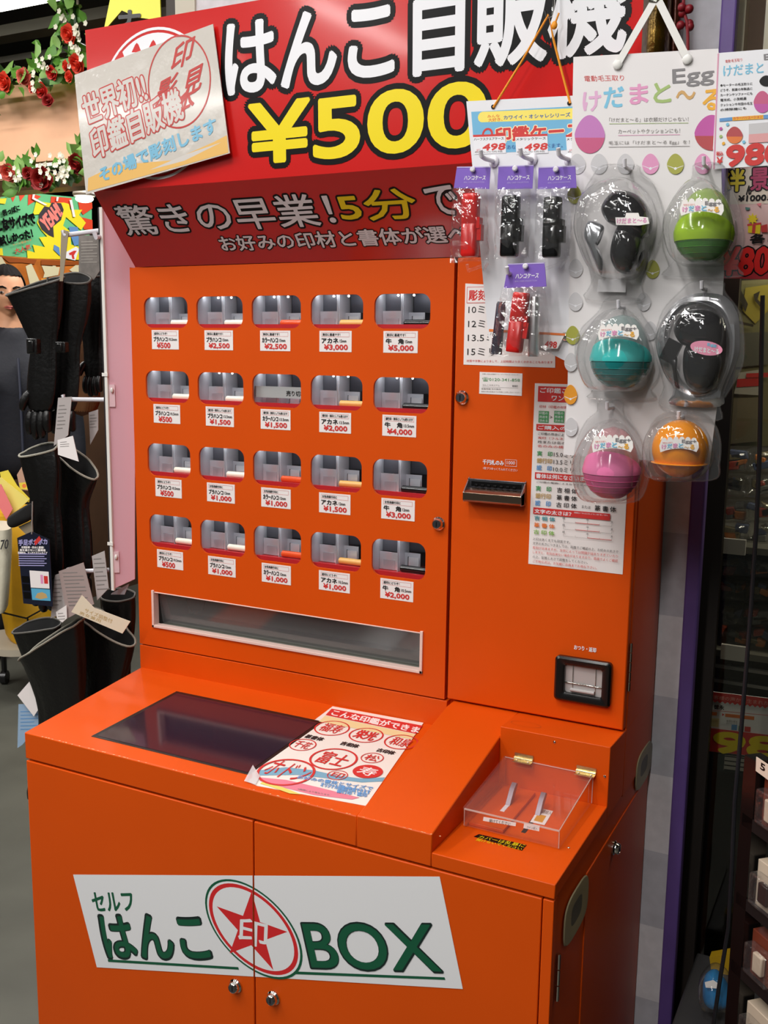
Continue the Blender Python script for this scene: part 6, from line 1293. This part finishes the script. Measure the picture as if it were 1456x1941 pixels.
p.poly([(1095, 488), (1150, 492), (1145, 545), (1090, 540)], INKBLUE); p.poly([(1165, 500), (1215, 505), (1212, 555), (1160, 548)], INKGREEN); p.poly([(1225, 506), (1285, 512), (1282, 562), (1222, 556)], INKRED)
p.poly([(828, 515), (1460, 590), (1445, 815), (805, 745)], INKRED); p.text('98', (905, 750), (1560, 830), (935, 560), YELLOW, bold=0.08, nb=10, res=4); p.text('￥', (815, 730), (868, 738), (820, 655), YELLOW, bold=0.05); p.text('税込', (822, 642), (880, 650), (825, 605), INKORANGE)
tag(p.build('price_card'), 'red and yellow price card with zigzag top inside the lower showcase', 'price card')
p = PY(0.485, cS, lift=0.0004); p.base([(800, 765), (1440, 845), (1425, 1000), (790, 935)], M('dark_green_label', (14, 34, 32), 0.4), 0.002)
p.poly([(1025, 795), (1430, 845), (1420, 990), (1012, 945)], M('pale_slats', (176, 172, 164), 0.5))
for k in range(4): p.poly([(1025-3*k, 800+45*k), (1432, 850+45*k), (1432, 862+45*k), (1025-3*k, 812+45*k)], BLACK)
tag(p.build('rail_label'), 'dark green and white striped shelf label below the red price card', 'label')
# dim comic poster behind the glass and the red sign in front
cF = (1296, 280, 3.2375)
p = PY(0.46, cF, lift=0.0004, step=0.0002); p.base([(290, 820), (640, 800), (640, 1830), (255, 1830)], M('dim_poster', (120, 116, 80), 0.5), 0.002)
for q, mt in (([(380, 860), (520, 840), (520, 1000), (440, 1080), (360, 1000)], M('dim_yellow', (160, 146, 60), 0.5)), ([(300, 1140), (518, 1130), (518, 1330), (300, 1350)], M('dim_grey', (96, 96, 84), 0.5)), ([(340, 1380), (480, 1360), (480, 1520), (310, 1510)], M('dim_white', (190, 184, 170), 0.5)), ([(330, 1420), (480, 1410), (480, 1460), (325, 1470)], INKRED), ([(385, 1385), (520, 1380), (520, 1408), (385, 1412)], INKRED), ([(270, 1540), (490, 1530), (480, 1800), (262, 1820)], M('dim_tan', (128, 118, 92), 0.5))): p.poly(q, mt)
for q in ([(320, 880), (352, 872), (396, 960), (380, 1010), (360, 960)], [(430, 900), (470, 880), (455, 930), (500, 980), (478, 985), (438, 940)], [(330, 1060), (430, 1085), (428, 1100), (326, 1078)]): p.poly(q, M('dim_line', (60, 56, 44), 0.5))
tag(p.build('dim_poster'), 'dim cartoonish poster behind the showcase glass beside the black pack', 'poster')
p = PY(0.26, cF, lift=0.0004, step=0.0002); p.base([(225, 130), (700, 100), (700, 780), (190, 800)], M('sign_pinkish', (226, 190, 186), 0.4), 0.002)
p.poly([(235, 140), (700, 112), (700, 340), (232, 350)], M('sign_cream', (220, 208, 190), 0.4)); p.text('絆', (225, 270), (370, 265), (230, 135), YELLOW, bold=0.03, out=BLACK, outr=0.06); p.text('景品', (412, 262), (640, 250), (415, 130), M('sign_magenta', (170, 40, 90), 0.4), bold=0.03, out=BLACK, outr=0.06)
p.text('ん', (385, 290), (415, 288), (388, 235), BLACK, bold=0.05); p.text('¥1000以上', (335, 335), (640, 322), (340, 290), BLACK, bold=0.05)
p.poly([(398, 470), (475, 462), (470, 530), (396, 522)], YELLOW); p.poly([(425, 468), (445, 466), (440, 527), (420, 525)], INKRED); p.poly([(392, 470), (478, 460), (478, 472), (392, 482)], INKRED)
st = [(425+math.cos(math.pi*i/8)*(38 if i % 2 == 0 else 20), 438+math.sin(math.pi*i/8)*(38 if i % 2 == 0 else 20)) for i in range(16)]; p.poly(st, YELLOW)
p.poly([(380, 365), (412, 370), (400, 385), (382, 382)], M('sign_teal', (60, 120, 110), 0.4)); p.poly([(448, 345), (480, 340), (470, 362)], M('sign_rose', (236, 130, 140), 0.4)); p.poly([(475, 480), (515, 470), (515, 520), (478, 520)], INKRED)
p.text('各1個', (408, 590), (640, 575), (412, 535), BLACK, bold=0.06); p.poly([(195, 640), (700, 610), (700, 815), (190, 800)], M('sign_deep_red', (196, 50, 60), 0.4)); p.text('¥800', (225, 785), (620, 770), (240, 620), M('sign_bright_red', (236, 30, 24), 0.4), bold=0.05, out=BLACK, outr=0.05)
tag(p.build('prize_sign'), 'bright prize sign with gift drawing and red price behind the green egg pack', 'sign')
# upper right: gold foil packs, red cord, cream posts imitating a lamp reflected in door glass
GF = M('gold_foil', (120, 92, 26), 0.25, metal=0.7, noise=0.8, nscale=25, bump=0.5)
m = MB(); a, b = hy(1219, 60, 0.12), hy(1264, 60, 0.12); m.loft([[V(((a.x+b.x)/2, 0.14, z_))+V(((b.x-a.x)/2*k*math.cos(q), 0.03*k*math.sin(q), 0)) for q in [2*math.pi*i/24 for i in range(24)]] for z_, k in ((hy(1240, 190, 0.12).z, 0.9), (hy(1240, 170, 0.12).z, 1.0), (hy(1240, 90, 0.12).z, 1.02), (hy(1240, 0, 0.12).z, 1.0), (hy(1240, -90, 0.12).z, 0.9))], GF); tag(m.build('gold_foil_pack'), 'tall gold and black foil pack hanging just right of the header', 'packet')
m = MB(); a, b = hy(1268, 60, 0.16), hy(1292, 60, 0.16); m.loft([[V(((a.x+b.x)/2, 0.17, z_))+V(((b.x-a.x)/2*k*math.cos(q), 0.02*k*math.sin(q), 0)) for q in [2*math.pi*i/24 for i in range(24)]] for z_, k in ((hy(1280, 190, 0.12).z, 0.9), (hy(1280, 170, 0.12).z, 1.0), (hy(1280, 0, 0.12).z, 1.0), (hy(1280, -90, 0.12).z, 0.9))], M('maroon_foil', (84, 40, 26), 0.3, metal=0.4, noise=0.5, nscale=30, bump=0.4)); tag(m.build('maroon_foil_pack'), 'narrow maroon foil pack hanging beside the gold one', 'packet')
m = MB(); a = hy(1296, 22, 0.10); m.tube([hy(1296, -30, 0.10), a, hy(1303, 42, 0.10), hy(1304, 70, 0.10), hy(1304, 110, 0.10)], 0.0022, M('red_cord', (130, 22, 34), 0.5), 8)
for k in range(7): m.ball(a+V((rr.uniform(-.010, .012), rr.uniform(-.008, .006), rr.uniform(-.022, .012))), 0.006, 0.006, 0.006, M('red_cord'), 10, 8)
tag(m.build('red_cord_charm'), 'dark red cord charm with beads hanging left of the grey pillar', 'charm')
CF = M('cream_frame_glare', (240, 232, 200), 0.2, coat=0.5)  # bright cream paints in the lamp reflection on the glass door
m = MB(); xa, xb_ = hy(1386, 50, 0.31).x, hy(1415, 50, 0.31).x; zlo = hy(1400, 300, 0.31).z; m.box(xa, 0.295, zlo, xb_, 0.335, 3.2, CF); xc = hy(1452, 50, 0.31).x; m.box(xc, 0.295, zlo, xc+0.05, 0.335, 3.2, CF); m.box(xb_, 0.33, zlo, xc, 0.336, 3.2, M('brown_panel', (104, 72, 24), 0.45)); structure(m.build('door_1', smooth=False))
# black cable running down in front of the showcase
m = MB(); cp_ = [(1446, 560), (1443, 700), (1440, 860), (1434, 1000), (1424, 1150), (1412, 1300), (1402, 1420), (1393, 1520), (1388, 1640), (1381, 1760), (1366, 1850), (1352, 1945), (1345, 2010)]
m.tube([hy(u, v, 0.06) for u, v in cp_], 0.0030, M('cable_black', (34, 34, 38), 0.4), 8); tag(m.build('black_cable'), 'thin black cable hanging down in front of the showcase', 'cable')
# rack with small packs along the right edge, set at an angle to the wall
RO = hy(1416, 1600, -0.12); RO.z = 0; RE = V((0.697, -0.717, 0)); RN = V((-0.717, -0.697, 0))
def rp(a, n_, z_): return RO+RE*a+RN*n_+V((0, 0, z_))
def rbox(mb, a0, a1, n0, n1, z0, z1, mat):
    c = rp((a0+a1)/2, (n0+n1)/2, (z0+z1)/2); mb.obox(c, RE*((a1-a0)/2), RN*((n1-n0)/2), V((0, 0, (z1-z0)/2)), mat)
rk = thing('wire_rack', 'black rack with shelves of small packs at the lower right edge', 'rack', RO)
zt4 = [hit(1432, v, RO, RN).z for v in (1562, 1722, 1862, 2010)]
m = MB(); rbox(m, -0.012, 0.012, -0.02, 0.004, 0, zt4[0]+0.082, BLACKPL); rbox(m, -0.012, 0.40, -0.20, -0.17, 0, zt4[0]+0.082, BLACKPL); m.build('post', rk, smooth=False)
PBR, PCR, PDK = M('pack_brown', (110, 50, 34), 0.25), M('pack_cream', (206, 186, 164), 0.4), M('pack_dark', (40, 26, 24), 0.3)
for k, z_ in enumerate(zt4):
    m = MB(); rbox(m, 0.012, 0.40, -0.17, 0.0, z_-0.006, z_, BLACKPL); rbox(m, -0.008, 0.40, 0.0, 0.004, z_-0.010, z_+0.006, M('rack_edge', (30, 28, 28), 0.3)); m.build('shelf', rk, smooth=False)
    for i in range(3):
        a0 = 0.016+0.058*i; h_ = 0.062 if k else 0.066; two = (k+i) % 2 == 0
        t = thing('small_pack', ('reddish brown carded pack %s on the rack shelf %s', 'cream carded pack %s on the rack shelf %s')[0 if two else 1] % (('against the post', 'second from the post', 'third from the post')[i], ('topmost', 'second from top', 'third from top', 'lowest')[k]), 'pack', rp(a0+0.027, -0.02, z_), 'small carded packs on the black rack')
        m = MB(); rbox(m, a0, a0+0.052, -0.045, -0.006, z_+0.0004, z_+h_, PBR if two else PCR); m.build('card', t, bevel=0.001)
        m = MB(); rbox(m, a0+0.004, a0+0.048, -0.006, 0.010, z_+0.0075, z_+h_*0.80, BAGFILM); m.build('bubble', t, bevel=0.003)
        m = MB(); rbox(m, a0+0.012, a0+0.030, -0.0055, 0.002, z_+0.012, z_+h_*0.62, PCR if two else PDK); m.build('contents', t, bevel=0.002)
p = Print(rp(0, 0.006, 0), RE, Z1, None, cS, lift=0.0003); p.base([(1338, 815), (1500, 925), (1500, 1080), (1332, 955)], M('tag_cream', (226, 204, 186), 0.4), 0.001); p.text('5', (1380, 935), (1425, 965), (1385, 870), BLACK, bold=0.05); tag(p.build('price_tag'), 'cream price tag with black figure on the rack top edge', 'price tag')
m = MB(); rbox(m, 0.0, 0.40, 0.0, 0.003, zt4[0]+0.080, zt4[0]+0.083, BLACKPL); m.build('top_rail', rk, smooth=False)
# blue egg pack on a low plinth
yb_ = 0.16; cz0 = hy(1350, 1906, yb_).z
m = MB(); m.box(xp1+0.02, 0.05, 0, xp1+0.17, 0.30, cz0, M('plinth_grey', (58, 57, 58), 0.5)); tag(m.build('low_plinth', bevel=0.004), 'low dark grey plinth between the purple trim and the rack', 'plinth')
p = Print(hy(1365, 1835, 0.255), (1, 0, 0), Z1, None, (0, 0, 1)); p.base([(1345, 1815), (1386, 1808), (1392, 1846), (1350, 1852)], M('pouch_yellow', (176, 140, 20), 0.5), 0.02); tag(p.build('yellow_pouch'), 'dull yellow pouch standing on the low plinth behind the blue egg', 'pouch')
t = thing('lint_remover_pack', 'clear pack with blue egg lint remover lying low on the dark plinth', 'lint remover pack', hy(1356, 1906, yb_), 'lint remover packs on the egg board')
BE = M('blue_egg', (14, 120, 180), 0.12, spec=0.6); m = MB(); inflate(m, (0, 0, 1), [(1335, 1852), (1352, 1843), (1368, 1858), (1384, 1885), (1382, 1903), (1352, 1906), (1334, 1888)], yb_-0.02, 0.03, BE); m.build('egg_body', t)
p = PY(yb_-0.052, (0, 0, 1), lift=0.0002); p.base([(1336, 1862), (1352, 1858), (1364, 1866), (1362, 1874), (1338, 1872)], M('label_white'), 0.0005); note(p.build('label', t), 'white label')
m = MB(); inflate(m, (0, 0, 1), [(1328, 1850), (1350, 1834), (1376, 1850), (1394, 1886), (1388, 1905), (1340, 1905), (1326, 1888)], yb_-0.018, 0.042, BLISTER); note(m.build('blister_shell', t), 'clear shell')
# dark wall added out of view to block world light from the right
wr_ = MB(); wr_.box(2.6, -5, 0, 2.7, 3, 3.25, M('wall_dark')); structure(wr_.build('blocker_wall_right', smooth=False))
